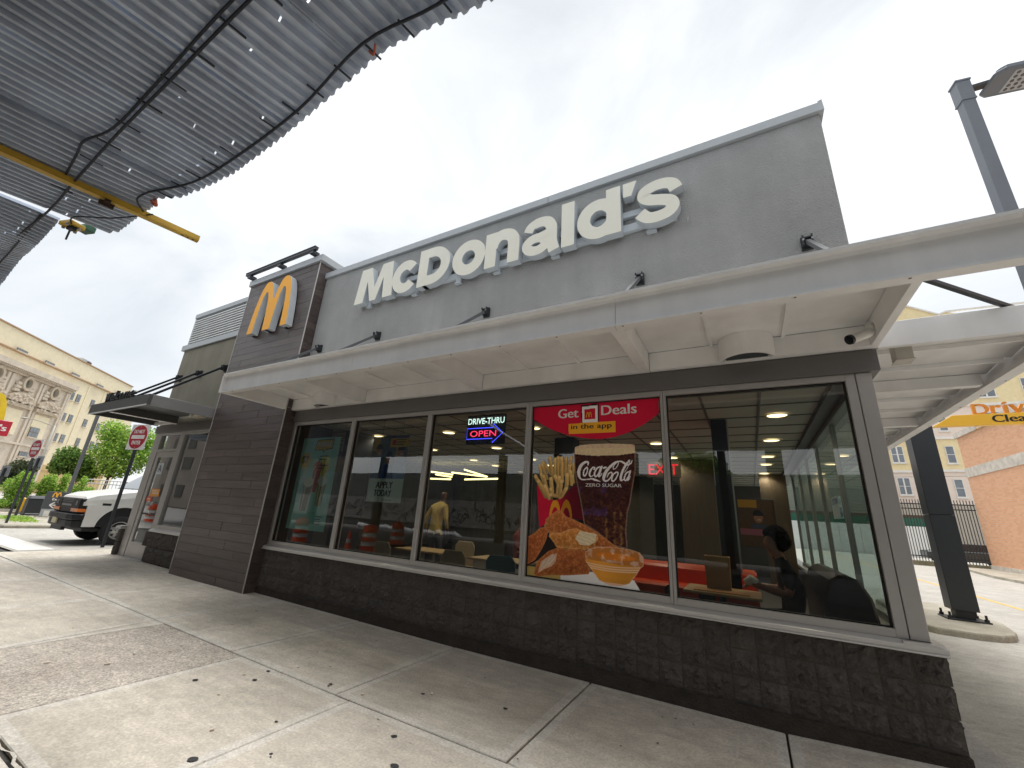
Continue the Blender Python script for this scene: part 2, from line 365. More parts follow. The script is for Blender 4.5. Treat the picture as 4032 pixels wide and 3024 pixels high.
# gum, butts and litter
gum=MB()
spots=[]
def gs(px,py,r): spots.append((px,py,r))
for x,y,r in [(-3.9,-1.9,.022),(-4.0,-1.72,.02),(-3.35,-1.55,.02),(-2.3,-1.85,.024),(-2.05,-2.1,.03),(-1.8,-2.25,.028),(-2.6,-1.2,.02),(-1.9,-1.0,.02),(-1.05,-1.45,.02),(-.6,-1.75,.02),(-3.05,-2.75,.032),(-2.35,-2.75,.022),(-.3,-1.1,.024),(.25,-1.0,.028),(-4.25,-2.2,.026),(-3.1,-2.2,.014),(-2.75,-2.45,.012)]: gs(x,y,r)
for i in range(40): gs(rng.uniform(-8,1),rng.uniform(-3.25,-.25),rng.uniform(.005,.012))
for x,y,r in spots:
    n=9;zz=gz(x)+.0035;a0=rng.random()*6
    ring=[(x+r*rng.uniform(.75,1.2)*math.cos(a0+i*2*math.pi/n),y+r*rng.uniform(.6,1.0)*math.sin(a0+i*2*math.pi/n),zz) for i in range(n)]
    gum.add([(x,y,zz+.0015)]+ring,[(0,1+i,1+(i+1)%n) for i in range(n)])
tag(gum.build('chewing_gum',mat('old_gum',(.03,.03,.032),.7)),'dark flattened gum spots scattered on the sidewalk',kind='stuff')
lit=MB()
for i in range(26):
    x,y=rng.uniform(-7,0),rng.uniform(-3.2,-.1);a=rng.random()*6;s=rng.uniform(.008,.022)
    lit.obox((x,y,gz(x)+.007),((math.cos(a),math.sin(a),0),(-math.sin(a),math.cos(a),0),(0,0,1)),(s,s*.4,.004))
tag(lit.build('litter',mat('paper_litter',srgb(222,212,196),.9)),'tiny pale scraps and butts on the sidewalk',kind='stuff')
# ---------------------------------------------------------------- restaurant building
B=thing('restaurant_building','low grey stucco restaurant with a wood tile tower and five big windows','restaurant',(-5,0,0))
XR=1.12
mb=MB();mb.box(-7.26,XR,0.02,.32,3.12,5.97);mb.build('parapet_wall',STUCCO,B,bevel=.01)
mb=MB();mb.prism([(XR-.3,.322,2.99),(XR,.322,2.99),(XR,.322,5.97),(XR-.3,.322,5.97)],(0,13.2,0));mb.build('side_wall',STUCCO,B)
for a,b in ((-7.26,-5.46),(-5.46,-2.17),(-2.17,XR+.02)):
    mb=MB();mb.prism([(a+.003,-.03,5.965),(a+.003,-.03,6.085),(a+.003,.01,6.1),(a+.003,.36,6.1),(a+.003,.36,5.972)],(b-a-.006,0,0));mb.build('coping',COPING,B,bevel=.004)
mb=MB();mb.prism([(XR-.005,-.03,5.965),(XR+.035,-.045,5.95),(XR+.03,-.04,6.1),(XR-.005,-.03,6.1)],(0,.4,0));mb.prism([(XR+.002,.37,5.965),(XR+.03,.37,5.965),(XR+.03,.37,6.1),(XR+.002,.37,6.1)],(0,13.2,0));mb.build('coping',COPING,B)
mb=MB();mb.box(-12.8,.8,.33,13.5,5.3,5.45);mb.build('roof',mat('roof_membrane',srgb(160,160,158),.9),B)
mb=MB();mb.box(-12.9,1.1,13.5,13.8,0,5.6);mb.box(-12.95,-12.65,.3,13.5,0.0,5.2);mb.build('rear_wall',STUCCO,B)
# header band over the windows, wrapping the corner
mb=MB();mb.box(-7.25,XR+.015,.0,.3,2.915,3.118);mb.build('header',HEADER,B,bevel=.004)
mb=MB();mb.box(.84,XR+.012,.302,13.2,2.915,3.118);mb.build('header',HEADER,B)
# window frames: five openings
MX=[(-7.335,-7.215),(-5.691,-5.604),(-4.041,-3.958),(-2.393,-2.315),(-.742,-.682),(.882,.957)]
GY=.095
for i in range(5):
    w=MB();xa,xb=MX[i][1],MX[i+1][0]
    w.box(xa,xb,.04,.15,2.855,2.914);w.box(xa,xb,.04,.15,.79,.852)
    wl_=(MX[i][1]-MX[i][0])*(1 if i==0 else .5)-.0015;wr_=(MX[i+1][1]-MX[i+1][0])*(1 if i==4 else .5)-.0015
    w.box(xa-wl_,xa,.042,.152,.79,2.914);w.box(xb,xb+wr_,.042,.152,.79,2.914)
    wo=w.build('window',ALU,B,bevel=.003)
    g=MB()
    for q in ((xa,xb,GY-.02,GY+.02,2.843,2.8548),(xa,xb,GY-.02,GY+.02,.8522,.862),(xa+.0002,xa+.012,GY-.02,GY+.02,.862,2.843),(xb-.012,xb-.0002,GY-.02,GY+.02,.862,2.843)): g.box(*q)
    g.build('gasket',GASK,wo)
    p=MB();p.add([(xa+.006,GY,.856),(xb-.006,GY,.856),(xb-.006,GY,2.85),(xa+.006,GY,2.85)],[(0,1,2,3)]);p.build('pane',GLASS,wo)
    if i==0: w0=wo
# outer ends: left frame jamb and corner post
mb=MB();mb.box(.9605,1.073,.038,.16,.792,2.914);mb.box(.98,1.071,.1605,.26,.792,2.914);mb.build('corner_post',ALU,B,bevel=.004)
for a,b in ((-7.3,-3.15),(-3.15,1.145)):
    mb=MB();mb.prism([(a+.002,-.035,.735),(a+.002,-.035,.768),(a+.002,.036,.79),(a+.002,.2,.79),(a+.002,.2,.735)],(b-a-.004,0,0));mb.prism([(a+.002,-.05,.722),(a+.002,-.05,.7345),(a+.002,0,.7345),(a+.002,0,.722)],(b-a-.004,0,0));mb.build('sill',SILL,B,bevel=.002)
mb=MB();mb.prism([(1.146,-.03,.735),(1.146,-.03,.768),(1.08,-.03,.79),(.9,-.03,.79),(.9,-.03,.735)],(0,12,0));mb.build('sill',SILL,B)
# side windows along the drive
ys=[.262,.80,1.99,3.62,5.02,6.5,8.2]
for a,b in zip(ys,ys[1:]):
    w=MB();w.box(.985,1.06,a,b,2.85,2.9145);w.box(.985,1.06,a,b,.79,.855);w.box(1.005,1.055,b-.04,b+.04,.856,2.849)
    wo=w.build('window',mat('frame_dark',srgb(138,141,137),.45,metal=.1),B);p=MB();p.add([(1.03,a+.02,.85),(1.03,b-.02,.85),(1.03,b-.02,2.86),(1.03,a+.02,2.86)],[(0,1,2,3)]);p.build('pane',GLASSC,wo)
# split-face block courses
def block_mesh(seed,w,h,side=False):
    r=random.Random(seed);n=7;mb=MB();D=.034
    def face(org,u,v,nrm):
        o=Vector(org);u=Vector(u);v=Vector(v);nn=Vector(nrm);base=len(mb.v)
        for j in range(n+1):
            for i in range(n+1):
                a,b=i/n,j/n;ed=min(a,1-a,b,1-b)
                k=0 if ed<=0 else (.55 if ed<.2 else 1)
                d=(D*.55+r.uniform(-.5,.5)*D)*k
                jx=0 if i in(0,n) else r.uniform(-.05,.05);jy=0 if j in(0,n) else r.uniform(-.05,.05)
                mb.v.append(tuple(o+u*(a+jx)+v*(b+jy)+nn*d))
        for j in range(n):
            for i in range(n):
                q=base+j*(n+1)+i;mb.f.append((q,q+1,q+n+2,q+n+1));mb.m.append(0)
    g=.006
    face((g,0,g),(w-2*g,0,0),(0,0,h-2*g),(0,-1,0))
    if side: face((w-g*.5,0,g),(0,.4,0),(0,0,h-2*g),(1,0,0))
    mb.add([(g,0,g),(w-g,0,g),(w-g,0,h-g),(g,0,h-g),(g,.1,g),(w-g,.1,g),(w-g,.1,h-g),(g,.1,h-g)],[(0,4,5,1),(1,5,6,2),(2,6,7,3),(3,7,4,0)])
    return mb.mesh('block',BLOCK,smooth=False)
bw,bh=.2007,.1985
BM=[block_mesh(i,bw,bh) for i in range(10)];BS=[block_mesh(90+i,bw,bh,True) for i in range(3)]
z0=.128
for row in range(3):
    x=-7.29
    for c in range(42):
        me=BS[row] if c==41 else rng.choice(BM)
        o=place('block',me,B,loc=None);o.location=(x,.02,z0+row*.2);o.parent=B;o.matrix_parent_inverse=Matrix.Translation((5,0,0))
        x+=bw
mb=MB();mb.box(-7.28,1.118,.0245,.3,-.2,.735);mb.build('base_wall',mat('mortar',srgb(88,82,77),.95,var=.3,vs=9,bump=.2,bs=60),B)
mb=MB();mb.box(-7.28,1.15,.004,.1,-.2,.126);mb.build('footing',FOOT,B,bevel=.006)
mb=MB();mb.box(1.02,1.14,.42,12.5,-.2,.734);mb.build('base_wall',BLOCK,B)
# ---- tower clad in dark wood-look tile
TX0,TX1,TY=-9.80,-7.262,-.19
tw=MB();tw.box(TX0+.02,TX1-.02,TY+.03,.9,-.1,6.27);tower=tw.build('tower',mat('tile_grout',srgb(58,53,51),.9),B)
PM={}
def plank(x0,x1,y0,y1,za,zb,ax):
    key=(round(abs(x1-x0),2) if ax=='x' else round(abs(y1-y0),2),round(zb-za,3),ax)
    if key not in PM:
        m=MB();g=.0022
        if ax=='x': m.box(g,key[0]-g,0,.028,g,zb-za-g)
        else: m.box(-.028,0,g,key[0]-g,g,zb-za-g)
        PM[key]=m.mesh('plank',PLANK)
    o=place('plank',PM[key],tower);o.location=(x0 if ax=='x' else x1,y0,za)
    if ax=='x': o.location.y+=rng.uniform(-.0025,.002)
nr=42;ph=(6.27-.04)/nr
for r_ in range(nr):
    za=.04+r_*ph;zb=za+ph;cut=[TX0+.012,TX1-.012];wd=1.2
    x=TX0+.012+[.45,1.05,.2,.8][r_%4]*1.0
    while x<TX1-.2: cut.append(x);x+=wd
    cut=sorted(cut)
    for a,b in zip(cut,cut[1:]):
        if b-a>.02: plank(a,b,TY,TY,za,zb,'x')
    plank(0,TX1,TY+.012,.21 if za>3 else .03,za,zb,'y')
mb=MB();mb.box(TX1-.012,TX1+.002,TY-.004,TY+.011,.03,6.275);mb.box(TX0-.002,TX0+.012,TY-.004,TY+.011,.03,6.275);mb.build('edge_trim',TRIMW,tower)
mb=MB();mb.box(TX0-.03,TX1+.09,TY-.045,.95,6.272,6.42);mb.build('tower_coping',COPING,B,bevel=.006)
mb=MB();mb.box(-9.86,-7.3,TY-.16,TY-.09,6.50,6.56);mb.box(-9.86,-7.3,TY-.17,TY-.08,6.56,6.575)
lb=mb.build('light_bar',BLACKM,B)
mb=MB()
for x in (-9.72,-8.55,-7.42):
    mb=MB();mb.box(x-.06,x+.06,TY-.15,TY+.0,6.43,6.50);mb.build('standoff',BLACKM,lb)
LOUV=mat('louver_paint',srgb(224,224,222),.5)
# ---- entrance wing
mb=MB();mb.box(-12.95,TX0+.015,.06,.36,3.12,5.19);mb.build('wing_wall',STUCCO2,B,bevel=.01)
mb=MB();mb.box(-13.0,TX0+.015,.0,.3,5.192,5.34);mb.build('wing_coping',COPING,B,bevel=.004)
lv=MB();lv.box(-12.9,-12.84,.06,.3,5.342,6.16);lv.box(-12.9,TX0,.04,.3,6.162,6.28);lv.box(-12.83,TX0,.2,.28,5.342,6.16,1)
lo=lv.build('louver_screen',[COPING,DARKIN],B)
for i in range(11):
    s=MB();z=5.37+i*.072;s.prism([(-12.838,.05,z),(-12.838,.05,z-.03),(-12.838,.06,z-.03),(-12.838,.17,z+.028),(-12.838,.16,z+.04)],(3.03,0,0));s.build('louver_blade',LOUV,lo)
mb=MB();mb.box(-12.95,TX0+.015,.0,.3,2.94,3.118);mb.build('header',HEADER,B,bevel=.004)
def door_win():
    d=MB();y0,y1=.04,.14
    d.box(-12.93,-12.60,y0,y1,.09,2.938);d.box(-11.64,-11.48,y0,y1,.09,2.938);d.box(-12.598,-11.642,y0+.001,y1,2.875,2.937);d.box(-12.598,-11.642,y0+.001,y1,2.47,2.53)
    f=d.build('door_frame',ALU,B,bevel=.004)
    p=MB();p.add([(-12.598,.09,2.53),(-11.642,.09,2.53),(-11.642,.09,2.875),(-12.598,.09,2.875)],[(0,1,2,3)]);p.build('pane',GLASS,f)
    q=MB();q.box(-12.58,-12.44,.05,.1,.1,2.46);q.box(-11.69,-11.65,.05,.1,.1,2.46);q.box(-12.439,-11.691,.051,.1,2.34,2.459);q.box(-12.439,-11.691,.051,.1,.1,.40);q.box(-12.439,-11.691,.03,.1,.401,.425)
    dr=q.build('door',ALU,B,bevel=.003)
    p=MB();p.add([(-12.44,.075,.425),(-11.69,.075,.425),(-11.69,.075,2.34),(-12.44,.075,2.34)],[(0,1,2,3)]);p.build('pane',GLASS,dr)
    h=MB();h.tube([(-11.80,.05,1.30),(-11.80,-.03,1.30),(-11.80,-.04,1.24),(-11.80,-.04,1.12),(-11.80,-.03,1.06),(-11.80,.05,1.06)],.014);h.build('handle',mat('steel',srgb(190,190,190),.3,metal=.8),dr,smooth=True)
    s=MB();s.box(-12.43,-11.7,.068,.073,1.02,1.06);s.build('push_bar',BLACKM,dr)
    for (a,b,c,d_,col,nm) in ((-12.30,-11.86,1.43,1.60,(224,150,60),'o'),(-12.42,-12.13,1.31,1.42,(205,82,40),'r')):
        s=MB();s.box(a,b,.066,.072,c,d_);st=s.build('sticker',mat('sticker_'+nm,srgb(*col),.6),dr)
        s=MB()
        for k in range(3): s.box(a+.05+.03*k,b-.05-.02*(2-k),.064,.0655,d_-.05-k*.035,d_-.035-k*.035)
        s.build('sticker_print',mat('white_print',(.75,.72,.68),.6),st)
    s=MB();T=lambda u,v,d:(-12.30+u,.07-d,1.99+v);addtext(s,'A',T,.25,fit=(.16,.17),offset=.01);s.build('letter_grade',mat('navy_ink',(.01,.02,.08),.6),dr)
    s=MB();s.box(-12.36,-12.08,.0715,.0735,1.93,2.20);s.build('grade_card',mat('card_white',(.6,.65,.66),.6),dr)
    w=MB();w.box(-11.478,-9.8,.04,.14,2.86,2.938);w.box(-11.478,-9.8,.04,.14,.77,.845);w.box(-11.477,-11.42,.041,.139,.846,2.859)
    wo=w.build('window',ALU,B,bevel=.003);p=MB();p.add([(-11.43,.09,.84),(-9.79,.09,.84),(-9.79,.09,2.87),(-11.43,.09,2.87)],[(0,1,2,3)]);p.build('pane',GLASS,wo)
    w=MB();w.prism([(-11.55,-.03,.70),(-11.55,-.03,.735),(-11.55,.04,.768),(-11.55,.2,.768),(-11.55,.2,.70)],(1.75,0,0));w.build('sill',SILL,B)
    w=MB();w.box(-13.03,-12.90,-.06,.2,.66,.735);w.build('sill',ALU,B)
door_win()
BW=[block_mesh(200+i,.43,.3,i==3) for i in range(4)]
for row in range(2):
    for c in range(4):
        o=place('block',BW[(c+row)%3],B);o.location=(-11.55+c*.437-(.2 if row else 0),.0,.09+row*.302);o.matrix_parent_inverse=Matrix.Translation((5,0,0))
    o=place('block',BM[row],B);o.location=(-13.06,-.03,.09+row*.285);o.scale=(.75,1,1.43);o.matrix_parent_inverse=Matrix.Translation((5,0,0))
mb=MB();mb.box(-11.56,TX0,.03,.25,-.1,.70);mb.build('base_wall',FOOT,B);mb=MB();mb.box(-13.04,-12.935,.0,.25,-.1,.659);mb.build('pier',FOOT,B)
mb=MB();mb.box(-12.6,-11.6,-.05,.2,.08,.098);mb.build('threshold',SILL,B)
# ---- interior shell
mb=MB();mb.box(-12.6,.96,.16,13.4,.05,.10);mb.build('interior_floor',FLOORIN,B)
mb=MB();mb.box(-12.6,1.0,.16,13.4,2.96,2.985);cl=mb.build('ceiling',CEILT,B)
gr=MB()
for i in range(23): gr.box(-12.6+i*.61,-12.57+i*.61,.2,12,2.95,2.9592)
for i in range(20): gr.box(-12.6,.95,.5+i*.61,.53+i*.61,2.9505,2.9595)
gr.build('ceiling_grid',GRIDM,cl)
mb=MB();mb.box(-12.6,1.0,12.2,12.3,.1,2.95);mb.build('interior_wall',WALLIN,B)
mb=MB();mb.box(-9.9,-7.5,.25,.33,.1,2.95);mb.box(-10.2,-10.1,.3,4,.1,2.95);mb.box(-9.4,-6.2,8.2,8.3,.1,2.95);mb.box(-4.9,-2.6,9.3,9.4,.1,2.95);mb.build('interior_wall',WALLIN,B)
mb=MB();mb.box(-.36,-.17,1.75,1.98,.1,2.949);mb.build('column',mat('column_black',srgb(34,36,40),.4),B)
mb=MB();mb.box(-.165,-.15,1.76,1.8,.1,2.949);mb.build('column_trim',ALU,B)
mb=MB();mb.box(-3.1,-2.72,2.6,2.9,.1,2.949);mb.box(-7.0,-6.85,1.0,1.6,.1,2.949);mb.build('column',MATS['column_black'],B)
mb=MB();mb.box(.3,.9,8.4,8.5,.1,2.94);mb.box(-1.3,-.6,5.5,5.6,.1,2.94);mb.build('interior_wall',mat('wood_panel',srgb(92,78,62),.6,var=.2,vs=3,stretch=(6,6,.7)),B)
# ---------------------------------------------------------------- long canopy over the windows
CB=3.12
ca=thing('metal_canopy','long off white steel canopy hung on rods over the five dining windows','canopy',(-3,-.6,CB))
FY=-1.24
for a,b in ((-7.33,-4.285),(-4.281,-.872),(-.868,2.46)):
    m=MB();pr=[(FY-.055,CB),(FY-.055,CB+.012),(FY-.012,CB+.018),(FY-.004,CB+.04),(FY-.004,CB+.262),(FY-.014,CB+.288),(FY-.07,CB+.292),(FY-.07,CB+.318),(FY+.05,CB+.318),(FY+.05,CB)]
    m.prism([(a,y,z) for y,z in pr],(b-a,0,0));m.build('fascia',CANW,ca)
def bm(name,x0,x1,y0,y1,z0=CB,z1=CB+.235,p=None,ma=None,bv=.003):
    m=MB();m.box(x0,x1,y0,y1,z0,z1);return m.build(name,ma or CANW,p or ca,bevel=bv)
bm('end_beam',-7.36,-7.27,FY+.051,-.085,CB+.001);bm('end_plate',-7.365,-7.331,FY-.06,FY+.05,CB-.002,CB+.29)
bm('end_beam',1.085,1.145,FY+.051,.0,CB+.001,CB+.3)
bm('wall_channel',-7.27,1.085,-.085,-.004,CB+.001,CB+.2)
bx=[-5.42,-3.14,-.93]
for x in bx: bm('cross_beam',x,x+.115,FY+.051,-.086,CB+.002,CB+.234)
edges=[-7.27]+[v for x in bx for v in (x,x+.115)]+[1.085]
for i in range(0,len(edges),2):
    a,b=edges[i],edges[i+1];n=3
    for k in range(n):
        xa=a+(b-a)*k/n;xb=a+(b-a)*(k+1)/n
        m=MB();m.box(xa+.004,xb-.004,FY+.051,-.086,CB+.205,CB+.222);m.build('soffit_panel',CANW,ca)
        if k:
            m=MB();m.box(xa-.016,xa+.016,FY+.055,-.09,CB+.182,CB+.2045);m.build('rib',CANW,ca)
m=MB();m.box(-7.3,1.08,FY+.05,-.004,CB+.236,CB+.262);m.build('deck',CANW,ca)
# seams where the channel meets the beams (dark gaps)
for x in [-7.2699]+[q+.1151 for q in bx]:
    m=MB();m.box(x,x+.004,-.0855,-.0045,CB+.0005,CB+.20);m.build('seam',GASK,ca)
# fasteners under the fascia
m=MB();n=0
for i in range(14):
    x=-7.0+i*.62;m.lathe([(.0001,CB-.004),(.009,CB-.003),(.009,CB-.0005)],(x,FY-.028,0),8)
o=m.build('fastener',mat('bolt',srgb(120,112,104),.6),ca);tag(o,kind='stuff')
for x in (-6.946,-5.376,-3.121,-.89,.789):
    m=MB();m.box(x-.05,x+.05,-.012,.021,4.27,4.42);m.box(x-.03,x+.03,-.075,-.012,4.30,4.315);m.box(x-.03,x+.03,-.075,-.012,4.365,4.38);m.box(x-.045,x-.03,-.08,-.012,4.29,4.40);m.box(x+.03,x+.045,-.08,-.012,4.29,4.40)
    b=m.build('bracket',BLACKM,ca,bevel=.002)
    m=MB()
    for s in (-.038,.038): m.lathe([(.0001,-.09),(.011,-.088),(.011,-.08)],(x+s,0,4.345),8,axis='y')
    b2=m.build('bolt',mat('bolt_light',srgb(170,170,168),.4),b);tag(b2,kind='stuff')
    m=MB();m.beam((x,-.05,4.335),(x-.0,-1.12,3.43),.04,.04);m.build('rod',mat('rod_grey',srgb(96,98,100),.45),ca)
# drum lights
def drum(x,y,r,label):
    t=thing('drum_light',label,'light',(x,y,CB),'half round lights under the long canopy')
    A=[R(180+180*i/24) for i in range(25)];yw=-.0865;po=[(x+r*math.cos(a),yw+r*math.sin(a)) for a in A];pi_=[(x+(r-.018)*math.cos(a),yw+(r-.018)*math.sin(a)) for a in reversed(A)]
    m=MB();m.prism([(q[0],q[1],CB-.02) for q in po+pi_],(0,0,.223));m.build('housing',CANW,t)
    m=MB();m.prism([(q[0],q[1],CB+.02) for q in pi_],(0,0,.01));m.build('reflector',mat('lamp_dark',srgb(110,113,115),.3,metal=.3),t)
    m=MB();m.prism([(x+(q[0]-x)*.8,yw+(q[1]-yw)*.8-.01,CB+.005) for q in pi_],(0,0,.012));m.build('lens',mat('lamp_lens',srgb(70,76,80),.08),t)
drum(.125,-.33,.245,'half round white wall light under the canopy near the right corner')
drum(-6.26,-.33,.215,'half round white wall light under the canopy beside the wood tile tower')
# security camera
sc_=thing('security_camera','white bullet security camera mounted on the canopy end beam','camera',(1.05,-.3,3.2))
m=MB();m.tube([(1.07,-.26,3.19),(1.03,-.28,3.165),(.90,-.35,3.10)],[.035,.042,.042],14);m.build('camera_body',mat('cam_white',srgb(222,220,216),.4),sc_,smooth=False,bevel=.003)
m=MB();m.tube([(.899,-.3505,3.0995),(.882,-.36,3.091)],[.044,.042],14);m.build('lens_face',mat('cam_black',(.01,.012,.02),.1),sc_)
m=MB();m.lathe([(.0001,1.03),(.05,1.035),(.055,1.084)],(0,-.245,3.215),14,axis='x');m.tube([(1.06,-.245,3.215),(1.03,-.28,3.17)],.016,8);m.build('mount',MATS['cam_white'],sc_,smooth=True)
# ---------------------------------------------------------------- drive side canopy
cs=thing('metal_canopy','white ribbed steel canopy over the drive lane beside the windows','canopy',(1.8,4,CB))
m=MB();m.box(1.15,2.44,.0,.05,CB+.003,CB+.24);m.build('front_beam',CANW,cs,bevel=.004)
m=MB();m.prism([(2.34,.051,CB+.05),(2.34,.051,CB+.0),(2.455,.051,CB+.0),(2.455,.051,CB+.24),(2.40,.051,CB+.24),(2.40,.051,CB+.05)],(0,9.2,0));m.build('outer_beam',CANW,cs)
m=MB();m.box(1.125,1.16,.051,9.25,CB+.001,CB+.20);m.build('wall_channel',CANW,cs)
yy=[.053,.52,1.1,1.63,2.45,3.07,3.69,4.45,5.07,5.7,6.4,7.05,7.7,8.4,9.2]
for i,(a,b) in enumerate(zip(yy,yy[1:])):
    m=MB();m.prism([(1.161,a+.004,CB+.21),(1.161,b-.004,CB+.15),(1.161,b-.004,CB+.165),(1.161,a+.004,CB+.225)],(1.235,0,0));m.build('soffit_panel',CANW,cs)
    if b in (1.63,3.69,5.7,7.7):
        m=MB();m.box(1.161,2.335,b-.05,b+.05,CB+.02,CB+.149);m.build('cross_beam',CANW,cs,bevel=.003)
    else:
        m=MB();m.box(1.161,2.335,b-.018,b+.018,CB+.11,CB+.149);m.build('rib',CANW,cs)
m=MB()
for i in range(16): m.lathe([(.0001,CB-.004),(.009,CB-.003),(.009,CB-.0005)],(2.43,.3+i*.55,0),8)
tag(m.build('fastener',MATS['bolt'],cs),kind='stuff')
m=MB();m.beam((1.16,-.72,3.50),(2.35,.34,3.33),.035,.03);m.build('rod',BLACKM,cs)
m=MB();m.box(2.38,2.46,FY+.051,-.001,CB+.0015,CB+.3);m.build('outer_beam',CANW,ca)
m=MB();m.box(1.30,1.42,.16,.30,CB-.07,CB+.1);m.box(1.29,1.43,.15,.31,CB-.078,CB-.071)
tag(m.build('sensor_box',mat('sensor_grey',srgb(196,192,182),.5),None,bevel=.006),'small pale sensor box fixed under the drive side canopy','sensor')
# ---------------------------------------------------------------- welcome canopy over the door
cw=thing('entrance_canopy','small grey steel canopy hung over the glass entrance door','canopy',(-11.4,-.66,CB))
WX0,WX1,WY=-12.92,-9.93,-1.32
m=MB();m.box(WX0,WX1,WY,WY+.06,CB,CB+.215);m.build('fascia',CANDK,cw,bevel=.004)
m=MB();m.box(WX1-.06,WX1,WY+.061,-.01,CB+.0,CB+.215);m.build('side_beam',CANG,cw,bevel=.004)
m=MB();m.box(WX0,WX0+.06,WY+.061,-.01,CB+.0,CB+.215);m.build('side_beam',CANDK,cw,bevel=.004)
m=MB();m.box(WX0+.061,WX1-.061,WY+.061,-.01,CB+.17,CB+.2);m.build('deck',CANDK,cw)
m=MB();m.box(-11.95,-11.85,WY+.062,-.011,CB+.01,CB+.165);m.build('cross_beam',CANDK,cw)
m=MB();m.box(WX0-.002,WX1+.002,WY-.003,WY-.0005,CB-.012,CB+.012);m.build('lip',CANW,cw)
m=MB();m.box(-11.958,-11.842,WY+.07,-.012,CB-.004,CB+.009);m.box(-12.86,-11.97,-.1,-.012,CB+.01,CB+.07);m.build('edge_strip',CANW,cw)
for x,x2 in ((-12.63,-12.6),(-11.6,-11.45),(-10.42,-10.3)):
    m=MB();m.box(x-.06,x+.06,.02,.061,4.31,4.47);m.box(x-.045,x-.03,-.05,.02,4.33,4.45);m.box(x+.03,x+.045,-.05,.02,4.33,4.45);m.build('bracket',BLACKM,cw)
    m=MB();m.beam((x,-.03,4.39),(x2,-1.22,3.33),.045,.045);m.build('rod',BLACKM,cw)
wl=thing('welcome_sign','thin black letters spelling Welcome standing on the entrance canopy edge','sign',(-11.5,-1.29,3.34))
x=-12.17
for ch,w in zip('Welcome',(.30,.2,.09,.19,.2,.31,.2)):
    T=lambda u,v,d:(x+u,-1.30-d,3.338+v)
    m=MB();hh={'W':.195,'l':.215}.get(ch,.15)
    addtext(m,ch,T,.3,fit=(w-.03,hh),extrude=.028,bold=.02,shear=.12);m.build('letter',BLACKM,wl);x+=w
m=MB();m.box(-12.2,-10.72,-1.325,-1.275,3.3355,3.3375);m.build('rail',BLACKM,wl)
el=thing('emergency_light','clear emergency lamp on the entrance canopy ceiling near the tower','light',(-10.4,-.35,CB+.1))
m=MB();m.box(-10.62,-10.2,-.3,-.12,CB+.03,CB+.169);m.build('housing',mat('lamp_beige',srgb(196,186,164),.35),el,bevel=.02)
m=MB();m.lathe([(.0001,-.36),(.05,-.35),(.065,-.3)],(-10.5,0,CB+.09),12,axis='y');m.build('lens',mat('lamp_clear',srgb(180,178,170),.1),el,smooth=True)
# ---------------------------------------------------------------- channel letter sign
SIGN=mat('letter_face',srgb(232,229,214),.35,var=.04,vs=3)
RET=mat('letter_return',srgb(192,199,204),.5,var=.06)
sg=thing('letter_sign',"big cream raised letters spelling McDonald's on the grey stucco wall",'sign',(-3.1,-.1,5.0))
SY=-.155;SDEP=.12
def ell(cx,cy,rx,ry,n=36,a0=0,a1=360):
    return [(cx+rx*math.cos(R(a0+(a1-a0)*i/n)),cy+ry*math.sin(R(a0+(a1-a0)*i/n))) for i in range(n+(0 if a1-a0==360 else 1))]
def letter(x0,parts,sx=1,sy=1):
    m=MB();k=0
    for p in parts:
        T=lambda u,v,d,k=k:(x0+u*sx,SY-.0006*k+d,5.0+v*sy)
        if p[0]=='poly': m.prism([T(u,v,0) for u,v in p[1]],(0,SDEP,0),0,1)
        else: m.strip(p[1],p[2],T,SDEP,closed=p[0]=='ring',m=0,ms=1)
        k+=1
    o=m.build('letter',[SIGN,RET],sg,bevel=0);return o
Mp=[(0,0),(.075,.71),(.335,.71),(.472,.27),(.61,.71),(.865,.71),(.94,0),(.715,0),(.672,.43),(.545,0),(.40,0),(.268,.43),(.225,0)]
letter(-5.98,[('poly',Mp)])
letter(-5.075,[('st',ell(.30,.30,.205,.225,30,38,322),.185)])
letter(-4.475,[('st',[(.1,0),(.1,.71)],.2),('st',[(.12,.618),(.29,.618)]+ell(.29,.355,.275,.263,20,88,-88)+[(.29,.092),(.12,.092)],.184)])
letter(-3.76,[('ring',ell(.312,.30,.217,.22),.19)])
letter(-3.135,[('st',[(.098,0),(.098,.605)],.196),('st',smooth_path([(.12,.33),(.17,.45),(.27,.52),(.40,.50),(.475,.42),(.495,.30),(.495,.15),(.495,0)],5),.192)])
letter(-2.505,[('ring',ell(.235,.175,.15,.105,24),.152),('st',smooth_path([(.10,.41),(.15,.5),(.28,.535),(.40,.51),(.462,.42),(.47,.30),(.475,.15),(.515,.0)],5),[.15]*8+[.165]*28),('st',smooth_path([(.22,.285),(.33,.31),(.44,.335)],4),.11)])
letter(-1.885,[('st',[(.093,0),(.093,.715)],.188)])
letter(-1.655,[('ring',ell(.295,.295,.205,.218),.182),('st',[(.495,0),(.495,.715)],.188)])
letter(-1.03,[('poly',[(0,.715),(.175,.715),(.105,.50),(0,.50)])])
letter(-.888,[('st',smooth_path([(.495,.40),(.455,.49),(.36,.535),(.24,.535),(.135,.49),(.115,.41),(.185,.345),(.31,.305),(.42,.25),(.445,.165),(.385,.095),(.27,.07),(.15,.09),(.06,.185)],5),.155)],1.0,1.0)
